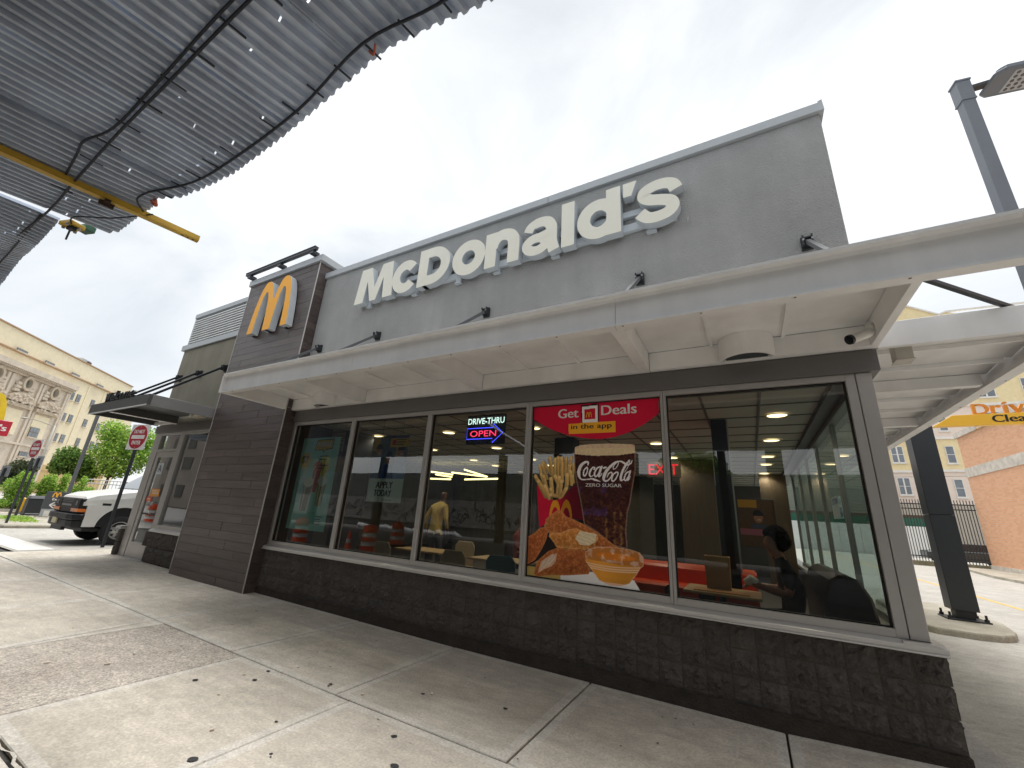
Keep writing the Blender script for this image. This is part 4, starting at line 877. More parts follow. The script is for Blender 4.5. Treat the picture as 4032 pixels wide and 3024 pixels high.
PD={'tray':[(-0.009,0.103),(0.106,0.103),(0.402,0.049),(0.777,0.127),(1.221,0.095),(1.285,-0.003),(-0.026,-0.012)],'gap':[(-0.002,0.117),(0.174,0.286),(0.256,0.499),(0.365,0.335),(0.423,0.327),(0.271,0.282),(0.104,0.153),(-0.001,0.098)],'back':[(0.209,0.548),(0.221,0.628),(0.295,0.692),(0.376,0.742),(0.414,0.731),(0.474,0.675),(0.575,0.642),(0.688,0.598),(0.838,0.527),(0.93,0.473),(0.994,0.43),(1.076,0.393),(0.81,0.349),(0.463,0.475),(0.257,0.486)],'left':[(-0.01,0.414),(0.089,0.474),(0.148,0.531),(0.224,0.543),(0.256,0.499),(0.237,0.407),(0.174,0.286),(0.103,0.178),(-0.002,0.117)],'mid':[(0.266,0.448),(0.279,0.481),(0.405,0.49),(0.505,0.535),(0.604,0.555),(0.675,0.528),(0.797,0.518),(0.844,0.503),(0.851,0.461),(0.814,0.409),(0.817,0.361),(0.791,0.347),(0.607,0.337),(0.365,0.335),(0.335,0.376)],'midw':[(0.585,0.447),(0.64,0.529),(0.791,0.511),(0.831,0.508),(0.817,0.428),(0.75,0.386),(0.648,0.384)],'front':[(0.095,0.033),(0.126,0.161),(0.17,0.204),(0.271,0.289),(0.394,0.337),(0.466,0.331),(0.703,0.339),(0.764,0.149),(0.744,0.1),(0.514,0.062),(0.258,0.033),(0.126,0.005)],'frontw':[(0.139,0.038),(0.179,0.173),(0.309,0.261),(0.374,0.273),(0.362,0.191),(0.313,0.131),(0.219,0.09)],'bowl':[(0.703,0.321),(0.71,0.226),(0.764,0.16),(0.855,0.055),(0.969,0.018),(1.087,0.024),(1.172,0.059),(1.247,0.151),(1.284,0.21),(1.318,0.242),(1.321,0.32),(1.284,0.362),(1.194,0.383),(1.044,0.393),(0.877,0.385),(0.777,0.364)],'sauce':[(0.81,0.301),(0.876,0.328),(1.005,0.337),(1.161,0.328),(1.252,0.302),(1.221,0.282),(1.067,0.261),(0.908,0.275)],'box':[(0.087,1.026),(0.22,0.869),(0.322,0.845),(0.426,0.871),(0.533,0.995),(0.592,1.035),(0.683,0.642),(0.376,0.678),(0.141,0.532)],'cup':[(0.569,1.465),(0.663,1.491),(0.971,1.497),(1.253,1.476),(1.268,1.464),(1.274,1.382),(1.27,1.199),(1.225,0.965),(1.208,0.866),(1.173,0.748),(1.152,0.561),(1.163,0.383),(1.006,0.407),(0.838,0.527),(0.688,0.604),(0.662,0.755),(0.637,0.885),(0.63,0.908),(0.599,1.043),(0.57,1.198),(0.561,1.361)],'foam':[(0.569,1.465),(0.663,1.491),(0.971,1.497),(1.253,1.476),(1.268,1.464),(1.274,1.382),(1.095,1.361),(0.841,1.357),(0.664,1.37),(0.57,1.384)],'red':[(-0.014,2.019),(1.55,2.019),(1.542,1.81),(1.386,1.703),(1.22,1.619),(1.05,1.569),(0.876,1.549),(0.695,1.567),(0.476,1.613),(0.26,1.692),(0.103,1.776),(-0.009,1.847)],'fries':[(0.159,1.285,0.327,1.093,0.047),(0.249,1.337,0.28,1.167,0.05),(0.32,1.325,0.325,1.144,0.043),(0.358,1.342,0.357,1.133,0.043),(0.402,1.335,0.415,1.065,0.046),(0.459,1.335,0.45,1.145,0.042),(0.51,1.259,0.487,1.145,0.05),(0.521,1.34,0.51,1.276,0.042),(0.553,1.265,0.549,1.123,0.035),(0.114,1.243,0.175,1.027,0.038),(0.147,1.255,0.218,1.097,0.044),(0.138,1.143,0.188,1.028,0.037),(0.326,1.121,0.366,1.031,0.045),(0.543,1.123,0.556,1.056,0.035),(0.517,1.179,0.532,1.034,0.041),(0.172,1.12,0.251,0.893,0.046),(0.27,1.092,0.294,0.916,0.051),(0.377,1.11,0.357,0.907,0.045),(0.403,1.065,0.389,0.886,0.05),(0.475,1.139,0.472,0.999,0.05),(0.066,1.119,0.206,0.891,0.05),(0.109,1.061,0.232,0.881,0.047),(0.196,1.005,0.252,0.87,0.048),(0.466,0.982,0.413,0.898,0.046),(0.274,0.972,0.288,0.905,0.042),(0.276,0.905,0.364,0.891,0.041)],'script':[[(0.731,1.257,0.017),(0.735,1.282,0.019),(0.718,1.29,0.022),(0.682,1.278,0.03),(0.642,1.24,0.037),(0.622,1.185,0.039),(0.623,1.139,0.032),(0.639,1.102,0.02),(0.67,1.087,0.013),(0.718,1.09,0.012),(0.779,1.097,0.017),(0.814,1.087,0.025),(0.839,1.081,0.018),(0.878,1.067,0.003)],[(0.678,1.156,0.016),(0.685,1.194,0.016),(0.709,1.219,0.015),(0.722,1.227,0.013),(0.727,1.206,0.014),(0.718,1.165,0.015),(0.701,1.135,0.015),(0.683,1.131,0.016),(0.678,1.156,0.016)],[(0.805,1.206,0.018),(0.814,1.223,0.013),(0.792,1.227,0.015),(0.766,1.198,0.021),(0.751,1.157,0.023),(0.758,1.128,0.018),(0.779,1.126,0.01),(0.805,1.144,0.008)],[(0.81,1.165,0.017),(0.831,1.206,0.017),(0.857,1.227,0.016),(0.879,1.227,0.015),(0.866,1.178,0.015),(0.84,1.132,0.015),(0.814,1.128,0.017),(0.81,1.165,0.017)],[(0.896,1.235,0.021),(0.87,1.165,0.024),(0.859,1.126,0.021),(0.878,1.133,0.01),(0.9,1.165,0.006)],[(0.919,1.22,0.02),(0.943,1.227,0.02)],[(1.03,1.206,0.009),(1.024,1.223,0.01),(1.043,1.259,0.009),(1.073,1.283,0.009),(1.087,1.283,0.008),(1.076,1.247,0.008),(1.051,1.213,0.009),(1.03,1.206,0.009)],[(1.089,1.292,0.011),(1.052,1.284,0.018),(1.001,1.243,0.026),(0.951,1.19,0.034),(0.925,1.141,0.036),(0.916,1.097,0.029),(0.932,1.075,0.019),(0.966,1.085,0.015),(1.0,1.122,0.014),(1.012,1.158,0.013),(1.0,1.172,0.012),(0.971,1.154,0.015),(0.954,1.117,0.008)],[(1.089,1.292,0.01),(1.114,1.293,0.018),(1.154,1.269,0.024)],[(1.008,1.098,0.016),(1.021,1.142,0.016),(1.05,1.168,0.015),(1.073,1.174,0.013),(1.078,1.154,0.014),(1.057,1.11,0.014),(1.032,1.078,0.015),(1.011,1.078,0.016),(1.008,1.098,0.016)],[(1.203,1.293,0.016),(1.174,1.263,0.024),(1.14,1.207,0.025),(1.115,1.147,0.025),(1.106,1.099,0.023),(1.117,1.083,0.015),(1.142,1.103,0.008)],[(1.199,1.299,0.016),(1.211,1.303,0.009),(1.194,1.238,0.006),(1.152,1.175,0.006)],[(1.174,1.251,0.01),(1.198,1.256,0.016),(1.223,1.272,0.014),(1.237,1.302,0.005)],[(1.15,1.123,0.015),(1.167,1.159,0.016),(1.192,1.177,0.015),(1.208,1.175,0.013),(1.195,1.135,0.014),(1.166,1.088,0.015),(1.148,1.091,0.015),(1.15,1.123,0.015)],[(1.214,1.187,0.018),(1.195,1.127,0.021),(1.18,1.09,0.019),(1.194,1.092,0.01),(1.212,1.128,0.005)]],'zero':[(0.703,1.01),(1.116,1.009),(0.703,1.047)],'get':[(0.348,1.826),(0.608,1.829),(0.345,1.941)],'deals':[(0.896,1.833),(1.302,1.829),(0.897,1.95)],'app':[(0.519,1.662),(1.016,1.645),(0.518,1.741)],'appbox':[(0.486,1.751),(1.061,1.757),(1.058,1.626),(0.488,1.625)],'phone':[(0.638,1.974),(0.867,1.98),(0.865,1.753),(0.651,1.757)],'phonew':[(0.654,1.953),(0.851,1.963),(0.85,1.754),(0.663,1.756)],'phoner':[(0.683,1.92),(0.821,1.925),(0.82,1.793),(0.687,1.793)]}

def food_poster():
    c=Canvas(1.555,2.0,.005,3)
    big=c.noise(.12);fine=c.noise(.02);mid=c.noise(.05)
    red=srl((206,28,60));drk=srl((96,20,34))
    m=c.poly(PD['tray']);c.put(m,srl((232,226,222)),.75+.35*c.X/1.3)
    m=(c.Z<.075+.1*(c.X<.2))&(c.X<.42)&m|(c.Z<.06)&(c.X<.35);c.put(m,srl((178,150,84)))
    m=c.poly(PD['box']);sh=1/(1+np.exp((c.X-.42)/.03));c.put(m,red);c.mix(m,drk,1-sh)
    # arches on the carton
    for cx in (.335,.475):
        for t in (0,): 
            d=np.abs(np.hypot((c.X-cx)/.062,(c.Z-.60)/.215)-1)<.20
            mm=m&d&(c.Z>.56);c.put(mm,srl((226,150,44)),np.where(c.X>.42,.6,1.0))
    for i,(x0,z0,x1,z1,w) in enumerate(PD['fries']):
        k,t,sd=c.seg(x0,z0,x1,z1,w,w);v=.82+.3*fine+.25*np.clip(-sd/w*2,-1,1)-.28*t;v=v*(.84+.3*((i*7)%5)/5)
        edge=np.abs(sd)>w*.40;c.put(k,srl((226,182,112)),v*np.where(edge,.72,1))
        e,_,_=c.seg(x0,z0,x0,z0,w*.85,w*.85);c.mix(e,srl((244,214,150)),.45)
    # glass of cola
    m=c.poly(PD['cup']);base=srl((62,34,34));c.put(m,base,.55+.9*mid)
    lowr=np.clip((1.05-c.Z)/.7,0,1);c.mix(m,srl((128,74,40)),np.clip((fine-.5)*3.2,0,.8)*(.35+.65*lowr))
    c.mix(m,srl((86,60,110)),np.clip((big-.45)*2.5,0,.55)*((c.X>.62)&(c.X<.95)&(c.Z<1.1)&(c.Z>.7)))
    dd=c.dist(PD['cup']);c.mix(m,srl((196,160,140)),np.clip(.016-dd,0,.016)/.016*.55)
    for xs in (.93,1.02,1.09): c.mix(m&(c.Z<.75),srl((190,140,84)),np.exp(-((c.X-xs-.02*mid)/.014)**2)*.32*fine*2*(mid>.42))
    m=c.poly(PD['foam']);c.put(m,srl((226,200,158)),.8+.25*fine+.12*big)
    top=PD['foam'];zz=1.45+.03*np.sin(c.X*40);c.mix(m&(c.Z>1.443),srl((206,166,150)),np.clip((fine-.4)*3,0,.7))
    # chicken
    def fried(P,col,hi,seed,lo=(110,52,26)):
        m=c.poly(P);d=c.dist(P);f=c.noise(.018);g=c.noise(.06);lit=np.clip((c.Z-np.array(P)[:,1].min())/(np.ptp(np.array(P)[:,1])),0,1)
        c.put(m,srl(col),.55+.7*f+.35*(lit-.4));c.mix(m,srl(hi),np.clip((f-.50)*2.6,0,.7)*(.3+.7*lit));c.mix(m,srl(lo),np.clip((.44-g)*3.5,0,.75)*(1.1-lit))
        c.mix(m,srl(hi),np.exp(-d/.012)*.55);return m
    m=c.poly(PD['gap']);c.put(m,srl((44,34,32)))
    fried(PD['left'],(176,92,48),(222,150,90),1);fried(PD['back'],(186,104,56),(226,158,98),2);fried(PD['mid'],(206,130,64),(238,186,116),3)
    m=c.poly(PD['midw']);st=np.sin((c.Z*1.0+c.X*.25)*160+6*mid);c.put(m,srl((236,214,176)),.86+.10*st*(fine>.4)+.1*fine)
    fried(PD['front'],(164,90,48),(206,136,76),4)
    m=c.poly(PD['frontw']);st=np.sin((c.Z*.7-c.X)*150+8*mid);c.put(m,srl((224,196,170)),.80+.22*st*fine+.1*fine)
    c.mix(m,srl((200,120,56)),np.exp(-c.dist(PD['frontw'])/.012)*.7)
    # dip bowl
    m=c.poly(PD['bowl']);lit=.78+.3*np.exp(-((c.X-.87)/.2)**2)-.25*np.clip((.1-c.Z)/.1,0,1);c.put(m,srl((224,150,54)),lit+.08*(fine-.5))
    rim=m&(c.Z>.245+.02*np.sin(c.X*4));c.mix(rim,srl((170,96,52)),.65);c.mix(rim,srl((226,200,180)),np.clip((mid-.56)*3,0,.5))
    m2=c.poly(PD['sauce']);c.put(m2,srl((222,128,44)),.9+.3*(mid-.4));c.mix(m2,srl((248,216,170)),np.clip((mid-.60)*5,0,.6))
    d=c.dist(PD['bowl']);c.mix(m,srl((232,204,176)),np.exp(-(d/.006)**2)*.6);zz=.225-.05*np.cos((c.X-.98)*3.2)
    for k,wd in ((0,.006),(.022,.005),(-.02,.005)): c.mix(m,srl((246,222,196)),np.exp(-((c.Z-zz-k)/wd)**2)*.65)
    c.mix(m&(c.Z<.045),srl((240,206,190)),.5)
    m=c.poly(PD['red']);c.put(m,red)
    m=c.poly(PD['appbox']);c.put(m,srl((240,170,50)))
    c.put(c.poly(PD['phone']),srl((30,26,30)));c.put(c.poly(PD['phonew']),srl((236,232,230)));c.put(c.poly(PD['phoner']),srl((200,30,50)))
    # script lettering
    for s in PD['script']:
        P=smooth_path([p[:2] for p in s],4);Wd=np.interp(np.linspace(0,len(s)-1,len(P)),np.arange(len(s)),[p[2] for p in s])
        for (a,b,w0,w1) in zip(P,P[1:],Wd,Wd[1:]):
            k,_,_=c.seg(a[0],a[1],b[0],b[1],max(w0,.0065),max(w1,.0065));c.put(k,srl((236,228,226)))
    c.c*=1.22
    c.a&=~((c.X>1.553)|(c.Z<.008))
    return c
fp=thing('window_poster','window poster of fries, chicken pieces and a tall cola glass','poster',(-1.5,.09,1.8))
food_poster().build('print_sheet',(-2.31,.855),fp,.088)
WP=mat('print_white',srgb(238,232,228),.5);BP=mat('print_black',srgb(24,22,24),.5);YP=mat('print_yellow',srgb(240,172,50),.5)
def ptext(body,key,ma,name,off=0,bold=.035):
    a,b,t=PD[key];m=MB();sl=(b[1]-a[1])/(b[0]-a[0])
    addtext(m,body,lambda u,v,d:(-2.31+a[0]+u,.0865-d,.855+a[1]+v),.2,fit=(b[0]-a[0],t[1]-a[1]),offset=off,bold=bold);m.build(name,ma,fp)
ptext('Get','get',WP,'lettering');ptext('Deals','deals',WP,'lettering');ptext('in the app','app',BP,'lettering',0,.028);ptext('ZERO SUGAR','zero',WP,'lettering',0,.03)
m=MB();p=PD['phoner'];ar=arches(-2.31+p[3][0]+.018,.075,.065,.011,12);m.add([(x,.0865,.855+p[3][1]+.025+z) for x,z in ar],[tuple(range(len(ar)))]);m.build('arch_print',YP,fp)
# shake poster
c=Canvas(1.03,1.59,.007,5);fine=c.noise(.03);big=c.noise(.2)
al=np.ones(c.X.shape,bool);c.put(al,srl((150,200,188)),.92+.12*big);c.mix(c.Z<.30,srl((126,182,170)),.6)
def drink(cx,z0,h,w,col,foam,r):
    m=(c.Z>z0)&(c.Z<z0+h)&(np.abs(c.X-cx-(c.Z-z0)*r)<w*(.62+.42*np.clip((c.Z-z0)/h,0,1)));c.put(m,srl(col),.8+.4*fine)
    u=(c.X-cx-(c.Z-z0)*r)/w;c.mix(m,srl((240,236,220)),np.exp(-((u+.4)/.16)**2)*.4)
    c.mix(m,(.02,.02,.02),np.clip(np.abs(u)-.4,0,1)*.5)
    m=np.hypot((c.X-cx-h*r)/w*.95,(c.Z-z0-h)/.09)<1;c.put(m,srl(foam),.75+.5*fine)
    m,_,_=c.seg(cx+h*r+.02,z0+h,cx+h*r+.1,z0+h+.28,.025,.025);c.put(m,srl((200,190,150)))
drink(.70,.75,.42,.11,(196,176,60),(220,200,110),.05);drink(.54,.62,.46,.11,(170,80,74),(190,110,100),.04);drink(.36,.30,.5,.13,(122,110,90),(196,190,170),.03);drink(.74,.40,.42,.12,(158,150,110),(206,206,180),.02);drink(.15,.45,.4,.1,(120,170,166),(160,190,186),.02)
m=c.poly([(.37,1.36),(.40,1.55),(.86,1.56),(.85,1.38),(.68,1.36),(.62,1.30),(.60,1.36)]);c.put(m,srl((214,160,52)));c.mix(m&(c.dist([(.37,1.36),(.40,1.55),(.86,1.56),(.85,1.38),(.68,1.36),(.62,1.30),(.60,1.36)])<.014),(.01,.01,.01),1)
m=np.hypot(c.X-.17,c.Z-1.18)<.145;c.put(m,srl((220,166,58)))
c.c=np.clip(c.c*1.55,0,.85)
p1=thing('hanging_poster','mint green poster of tall shakes with a yellow two dollar circle','poster',(-6.7,.25,1.85));c.build('print_sheet',(-7.185,1.056),p1,.252)
def lab(parent,body,x,z,w,h,ma,y,off=.012,name='lettering'):
    m=MB();addtext(m,body,lambda u,v,d:(x+u,y-d,z+v),.2,fit=(w,h),offset=0,bold=.05);m.build(name,ma,parent)
lab(p1,'McVALUE',-6.765,2.48,.40,.085,WP,.248);lab(p1,'$2',-7.11,2.17,.18,.15,BP,.248,.02)
m=MB()
for i in range(4): m.box(-6.62,-6.62+[.22,.18,.24,.15][i],.2485,.25,2.3-i*.055-.05*(i>1),2.315-i*.055-.05*(i>1))
for i in range(4): m.box(-6.45,-6.45+[.18,.14,.17,.15][i],.2485,.25,1.28-i*.04,1.292-i*.04)
m.build('fine_print',BP,p1)
m=MB()
for x in (-7.0,-6.35): m.tube([(x,.255,2.64),(x,.255,2.955)],.003,5)
m.build('wire',BLACKM,p1)
# hiring poster
c=Canvas(.752,1.04,.006,8);fine=c.noise(.03);big=c.noise(.12)
al=np.ones(c.X.shape,bool);c.put(al,srl((96,104,112)),.5+.9*big);c.mix((c.X<.14)&(c.Z>.8),srl((214,160,60)),.8);c.mix((c.X>.5)&(c.X<.58)&(c.Z>.4),srl((196,150,84)),.7)
def crew(cx,cz,s,shirt,skin,cap):
    c.put((np.abs(c.X-cx)<.15*s*(1.15-np.clip((c.Z-cz+.40)/.5,0,.5)))&(c.Z<cz-.10*s)&(c.Z>.35),srl(shirt),.7+.5*fine)
    c.put(np.hypot((c.X-cx)/(.062*s),(c.Z-cz)/(.085*s))<1,srl(skin),.75+.4*fine);c.put((np.hypot((c.X-cx)/(.075*s),(c.Z-cz-.03*s)/(.085*s))<1)&(c.Z>cz+.025*s),srl(cap))
    c.mix(np.hypot((c.X-cx-.01)/(.03*s),(c.Z-cz+.035*s)/(.008*s))<1,srl((230,220,214)),.7)
crew(.13,.80,1.05,(70,84,116),(176,124,96),(30,32,46));crew(.62,.78,1.05,(112,140,176),(170,118,88),(28,30,44));crew(.37,.68,1.0,(40,72,120),(186,132,104),(30,32,46))
m=(c.Z<.36);c.put(m,srl((196,212,196)));m=(c.X>.36)&(c.Z>.86);c.put(m,srl((224,160,60)));m=(c.X>.36)&(c.Z>1.0);c.put(m,srl((50,62,110)))
m=(np.abs(c.X-.44)<.04)&(np.abs(c.Z-.93)<.045);c.put(m,srl((190,40,44)))
c.c=np.clip(c.c*1.4,0,.85)
p2=thing('hanging_poster','hiring poster of three workers in caps reading APPLY TODAY','poster',(-4.97,.3,2.1));c.build('print_sheet',(-5.35,1.578),p2,.302)
lab(p2,'APPLY',-5.17,1.79,.36,.10,BP,.298,.02);lab(p2,'TODAY',-5.19,1.665,.37,.10,BP,.298,.02);lab(p2,'Hire.com',-5.0,1.60,.2,.035,MATS['steel2'],.298,.01)
m=MB()
for i in range(3): m.box(-4.86,-4.86+[.22,.2,.16][i],.2985,.30,2.55-i*.04,2.562-i*.04)
m.build('fine_print',BP,p2)
m=MB()
for x in (-5.2,-4.75): m.tube([(x,.305,2.61),(x,.305,2.955)],.003,5)
m.build('wire',BLACKM,p2)
# notice sticker on the side glass (faces the drive)
nz=thing('notice_sticker','small white and blue NOTICE sticker on the side window','sticker',(1.012,2.6,1.9))
m=MB();m.box(1.0115,1.0135,2.35,2.85,1.72,2.0);m.build('card',mat('sticker_pale',srgb(176,196,206),.6),nz)
m=MB();addtext(m,'NOTICE',lambda u,v,d:(1.015,2.39+u,1.90+v),.1,fit=(.42,.075),offset=.01)
m.box(1.0138,1.0145,2.39,2.55,1.74,1.86);m.box(1.0138,1.0145,2.6,2.8,1.82,1.84);m.box(1.0138,1.0145,2.6,2.8,1.78,1.80);m.build('print',mat('sticker_blue',srgb(50,80,130),.6),nz)
m=MB();addtext(m,'NOTICE',lambda u,v,d:(1.0105,2.39+u,1.90+v),.1,fit=(.42,.075),offset=.01);m.build('print',MATS['sticker_blue'],nz)
# ---------------------------------------------------------------- dining room furniture
def box_part(name,ma,p,q,bv=.008):
    m=MB();m.box(*q);return m.build(name,ma,p,bevel=bv)
ORB=mat('booth_orange',srgb(236,84,30),.35,var=.08);BKV=mat('black_vinyl',srgb(22,22,25),.35);TBL=mat('table_top',srgb(196,160,112),.4,var=.12,stretch=(1,6,1));TEAL=mat('teal_seat',srgb(46,104,112),.45);TAN=mat('tan_seat',srgb(176,156,126),.5)
bo=thing('booth_bench','bright orange booth bench with round black cutouts behind the window','bench',(-.9,2.2,.1))
box_part('bench_body',ORB,bo,(-2.1,.0,1.75,2.3,.1,1.0),.03);box_part('bench_seat',ORB,bo,(-2.1,.0,1.45,1.749,.1,.80),.03)
for x in (-.95,-.55,-1.6):
    m=MB();m.lathe([(.0001,1.444),(.09,1.444),(.09,1.448)],(x,0,.71),20,axis='y');m.build('cutout',BKV,bo)
bb=thing('corner_booth','tall rounded black vinyl booth back in the window corner','bench',(.72,1.2,.1))
m=MB();P=[(.50,.1),(.50,.95),(.56,1.12),(.66,1.18),(.78,1.14),(.85,1.0),(.90,.6),(.90,.1)];m.prism([(x,.42,z) for x,z in P],(0,1.6,0));m.build('backrest',BKV,bb,bevel=.02)
box_part('seat',BKV,bb,(.02,.49,.45,2.0,.1,.46),.03)
def table(x,y,w,d,lb,z=.1):
    t=thing('dining_table',lb,'table',(x,y,z),'tables in the dining room')
    box_part('tabletop',TBL,t,(x-w/2,x+w/2,y-d/2,y+d/2,z+.72,z+.75),.006)
    m=MB();m.tube([(x,y,z+.02),(x,y,z+.72)],.04,10);m.build('pedestal',BLACKM,t);m=MB();m.lathe([(.0001,0),(.26,0),(.24,.02),(.0001,.03)],(x,y,z),16);m.build('foot',BLACKM,t)
table(-.35,1.05,.75,.6,'small wood topped table holding the paper bag by the last window')
table(-3.4,1.5,1.0,.62,'wood topped table under the neon sign');table(-5.0,1.55,1.0,.62,'wood topped table behind the hiring poster');table(-3.6,3.4,.9,.62,'wood topped table in the second row of the dining room')
def chair(lb,x,y,rz,ma):
    t=thing('dining_chair',lb,'chair',(0,0,0),'chairs in the dining room')
    m=MB();m.box(-.22,.22,-.21,.21,.43,.465);m.build('seat',ma,t,bevel=.012)
    m=MB();m.prism([(-.21,.19,.47),(.21,.19,.47),(.21,.21,.80),(.15,.22,.88),(-.15,.22,.88),(-.21,.21,.80)],(0,.028,0));m.build('backrest',ma,t,bevel=.008)
    for sx in (-.19,.19):
        for sy in (-.18,.18):
            m=MB();m.tube([(sx,sy,.43),(sx*1.1,sy*1.15,0)],.013,6);m.build('leg',BLACKM,t)
    t.location=(x,y,.1);t.rotation_euler=(0,0,rz);return t
chair('tan shell chair turned to the window below the neon sign',-3.75,.85,math.pi,TAN);chair('teal shell chair below the neon sign',-3.05,.9,math.pi+.2,TEAL);chair('tan shell chair below the hiring poster',-5.2,.9,math.pi-.1,TAN);chair('dark teal chair across the table under the neon sign',-3.2,2.15,0,TEAL);chair('tan chair across the table behind the hiring poster',-4.8,2.2,.1,TAN)
bag=thing('paper_bag','open brown paper bag standing on the window table','bag',(-.4,1.0,.85))
m=MB();m.prism([(-.50,1.0,.852),(-.26,1.0,.852),(-.25,1.0,1.2),(-.51,1.0,1.2)],(0,.16,0));m.build('bag_body',mat('kraft_paper',srgb(178,140,92),.9,var=.12),bag,bevel=.004)
m=MB();m.box(-.49,-.27,1.02,1.14,1.16,1.2015);m.build('bag_mouth',mat('kraft_dark',srgb(120,90,56),.9),bag)
tr=MB();tr.box(-.62,-.08,.80,.99,.8515,.862);tag(tr.build('food_tray',mat('tray_tan',srgb(206,150,96),.5),bevel=.004),'tan food tray on the window table','tray')
wr=MB();wr.tube([(-.12,.92,.97),(-.06,.93,1.0),(.0,.94,.98)],[.03,.055,.035],9);tag(wr.build('food_wrapper',mat('wrapper_white',srgb(224,218,206),.8),smooth=True),'crumpled white food wrapper held over the window table','wrapper')
pc=thing('picture_panel','tall wood framed blue menu screen in the back of the dining room','screen',(-5.2,8.0,1.5))
box_part('frame',mat('wood_light',srgb(190,152,100),.5),pc,(-5.75,-4.95,8.0,8.08,.1,2.2));box_part('screen',mat('screen_blue',srgb(60,110,140),.3),pc,(-5.6,-5.1,7.985,7.999,1.2,2.0))
wp=thing('worker_poster','interior poster of a smiling worker in a dark cap','poster',(.1,5.4,1.5))
c=Canvas(.62,.9,.012,9);fine=c.noise(.03);al=np.ones(c.X.shape,bool);c.put(al,srl((112,86,62)),.7+.5*fine);c.mix((c.Z>.74)&(c.X<.34),srl((224,170,60)),.9);crew(.34,.56,1.25,(86,94,120),(196,140,108),(34,36,48));c.mix((c.Z<.34)&(c.Z>.22)&(c.X<.4),srl((206,120,150)),.8);c.c*=.6;c.build('print_sheet',(-.2,1.2),wp,5.44);box_part('frame',BLACKM,wp,(-.22,.44,5.4405,5.47,1.18,2.12),.003)
# ---------------------------------------------------------------- people
def person(name,label,nodes,edges,zone,mats,loc=None):
    """one continuous skinned body; zone(p)->material slot"""
    me=bpy.data.meshes.new(name);ids={k:i for i,k in enumerate(nodes)}
    me.from_pydata([v[0] for v in nodes.values()],[(ids[a],ids[b]) for a,b in edges],[]);me.update()
    o=bpy.data.objects.new(name,me);COL.objects.link(o)
    sk=o.modifiers.new('skin','SKIN');sk.use_smooth_shade=True
    if not me.skin_vertices: me.attributes; 
    ly=me.skin_vertices[0] if len(me.skin_vertices) else None
    if ly is None: return None
    for k,i in ids.items():
        r=nodes[k][1];ly.data[i].radius=(r,r) if not isinstance(r,tuple) else r;ly.data[i].use_root=(k=='pelvis')
    sb=o.modifiers.new('sub','SUBSURF');sb.levels=2;sb.render_levels=2
    dg=bpy.context.evaluated_depsgraph_get();dg.update()
    nm=bpy.data.meshes.new_from_object(o.evaluated_get(dg));o.modifiers.clear();o.data=nm;bpy.data.meshes.remove(me)
    nm.name=name
    nm.materials.clear()
    for k in mats: nm.materials.append(k)
    for p in nm.polygons: p.material_index=zone(p.center);p.use_smooth=True
    return tag(o,label,'person')
def fingers(nd,ed,hand,base,dirv,up,s=1):
    h=Vector(base);d=Vector(dirv).normalized();u=Vector(up).normalized();q=d.cross(u).normalized()
    for i,(o,l) in enumerate(((-.028,.062),(-.009,.072),(.010,.068),(.028,.052))):
        a=h+q*o*s+d*.03;b=a+d*l*.5-u*.012;c_=b+d*l*.4-u*.03
        for k,pt in zip('abc',(a,b,c_)): nd['%s_f%d%s'%(hand,i,k)]=(tuple(pt),.0095)
        ed+= [(hand,'%s_f%da'%(hand,i)),('%s_f%da'%(hand,i),'%s_f%db'%(hand,i)),('%s_f%db'%(hand,i),'%s_f%dc'%(hand,i))]
    a=h-q*.04*s-d*.01;b=a-q*.02*s+d*.035;nd[hand+'_t1']=(tuple(a),.011);nd[hand+'_t2']=(tuple(b),.0095);ed+=[(hand,hand+'_t1'),(hand+'_t1',hand+'_t2')]
SKIN=mat('skin_dark',srgb(112,74,56),.5,local=True);SKIN2=mat('skin_tan',srgb(150,104,80),.5,local=True);JAC=mat('jacket_yellow',srgb(206,176,92),.7,local=True,var=.12,vs=8);PANT=mat('trousers_dark',srgb(48,46,50),.8);BLKT=mat('shirt_black',srgb(30,30,34),.8);HAIR=mat('hair_black',(.006,.0055,.006),.9,spec=.15)
# man in a yellow jacket, back to the window, leaning a little to the left
X,Y=-6.43,3.5;nd={};ed=[]
def put(k,x,y,z,r): nd[k]=((X+x,Y+y,z),r)
put('pelvis',-.02,0,1.06,(.16,.12));put('waist',-.03,.0,1.22,(.16,.115));put('chest',-.03,.03,1.45,(.18,.12));put('upper',-.02,.05,1.60,(.15,.10));put('neck',.03,.07,1.71,.055);put('jaw',.05,.09,1.78,.07);put('head',.06,.09,1.87,.095);put('crown',.05,.07,1.95,.07)
put('shL',-.2,.04,1.57,.075);put('elL',-.33,-.02,1.30,.055);put('wrL',-.40,.10,1.10,.038);put('handL',-.42,.15,1.03,.034)
put('shR',.17,.05,1.60,.075);put('elR',.25,.0,1.33,.055);put('wrR',.20,.14,1.14,.038);put('handR',.19,.19,1.08,.034)
for s,k in ((-1,'L'),(1,'R')):
    put('hip'+k,s*.1-.02,0,.98,.105);put('knee'+k,s*.12,.02,.58,.07);put('ank'+k,s*.12,-.02,.17,.048);put('toe'+k,s*.13,.15,.135,.04)
    ed+=[('pelvis','hip'+k),('hip'+k,'knee'+k),('knee'+k,'ank'+k),('ank'+k,'toe'+k),('upper','sh'+k),('sh'+k,'el'+k),('el'+k,'wr'+k),('wr'+k,'hand'+k)]
ed+=[('pelvis','waist'),('waist','chest'),('chest','upper'),('upper','neck'),('neck','jaw'),('jaw','head'),('head','crown')]
fingers(nd,ed,'handL',nd['handL'][0],(-.1,.4,-1),(0,1,.3));fingers(nd,ed,'handR',nd['handR'][0],(0,.4,-1),(0,1,.3),-1)
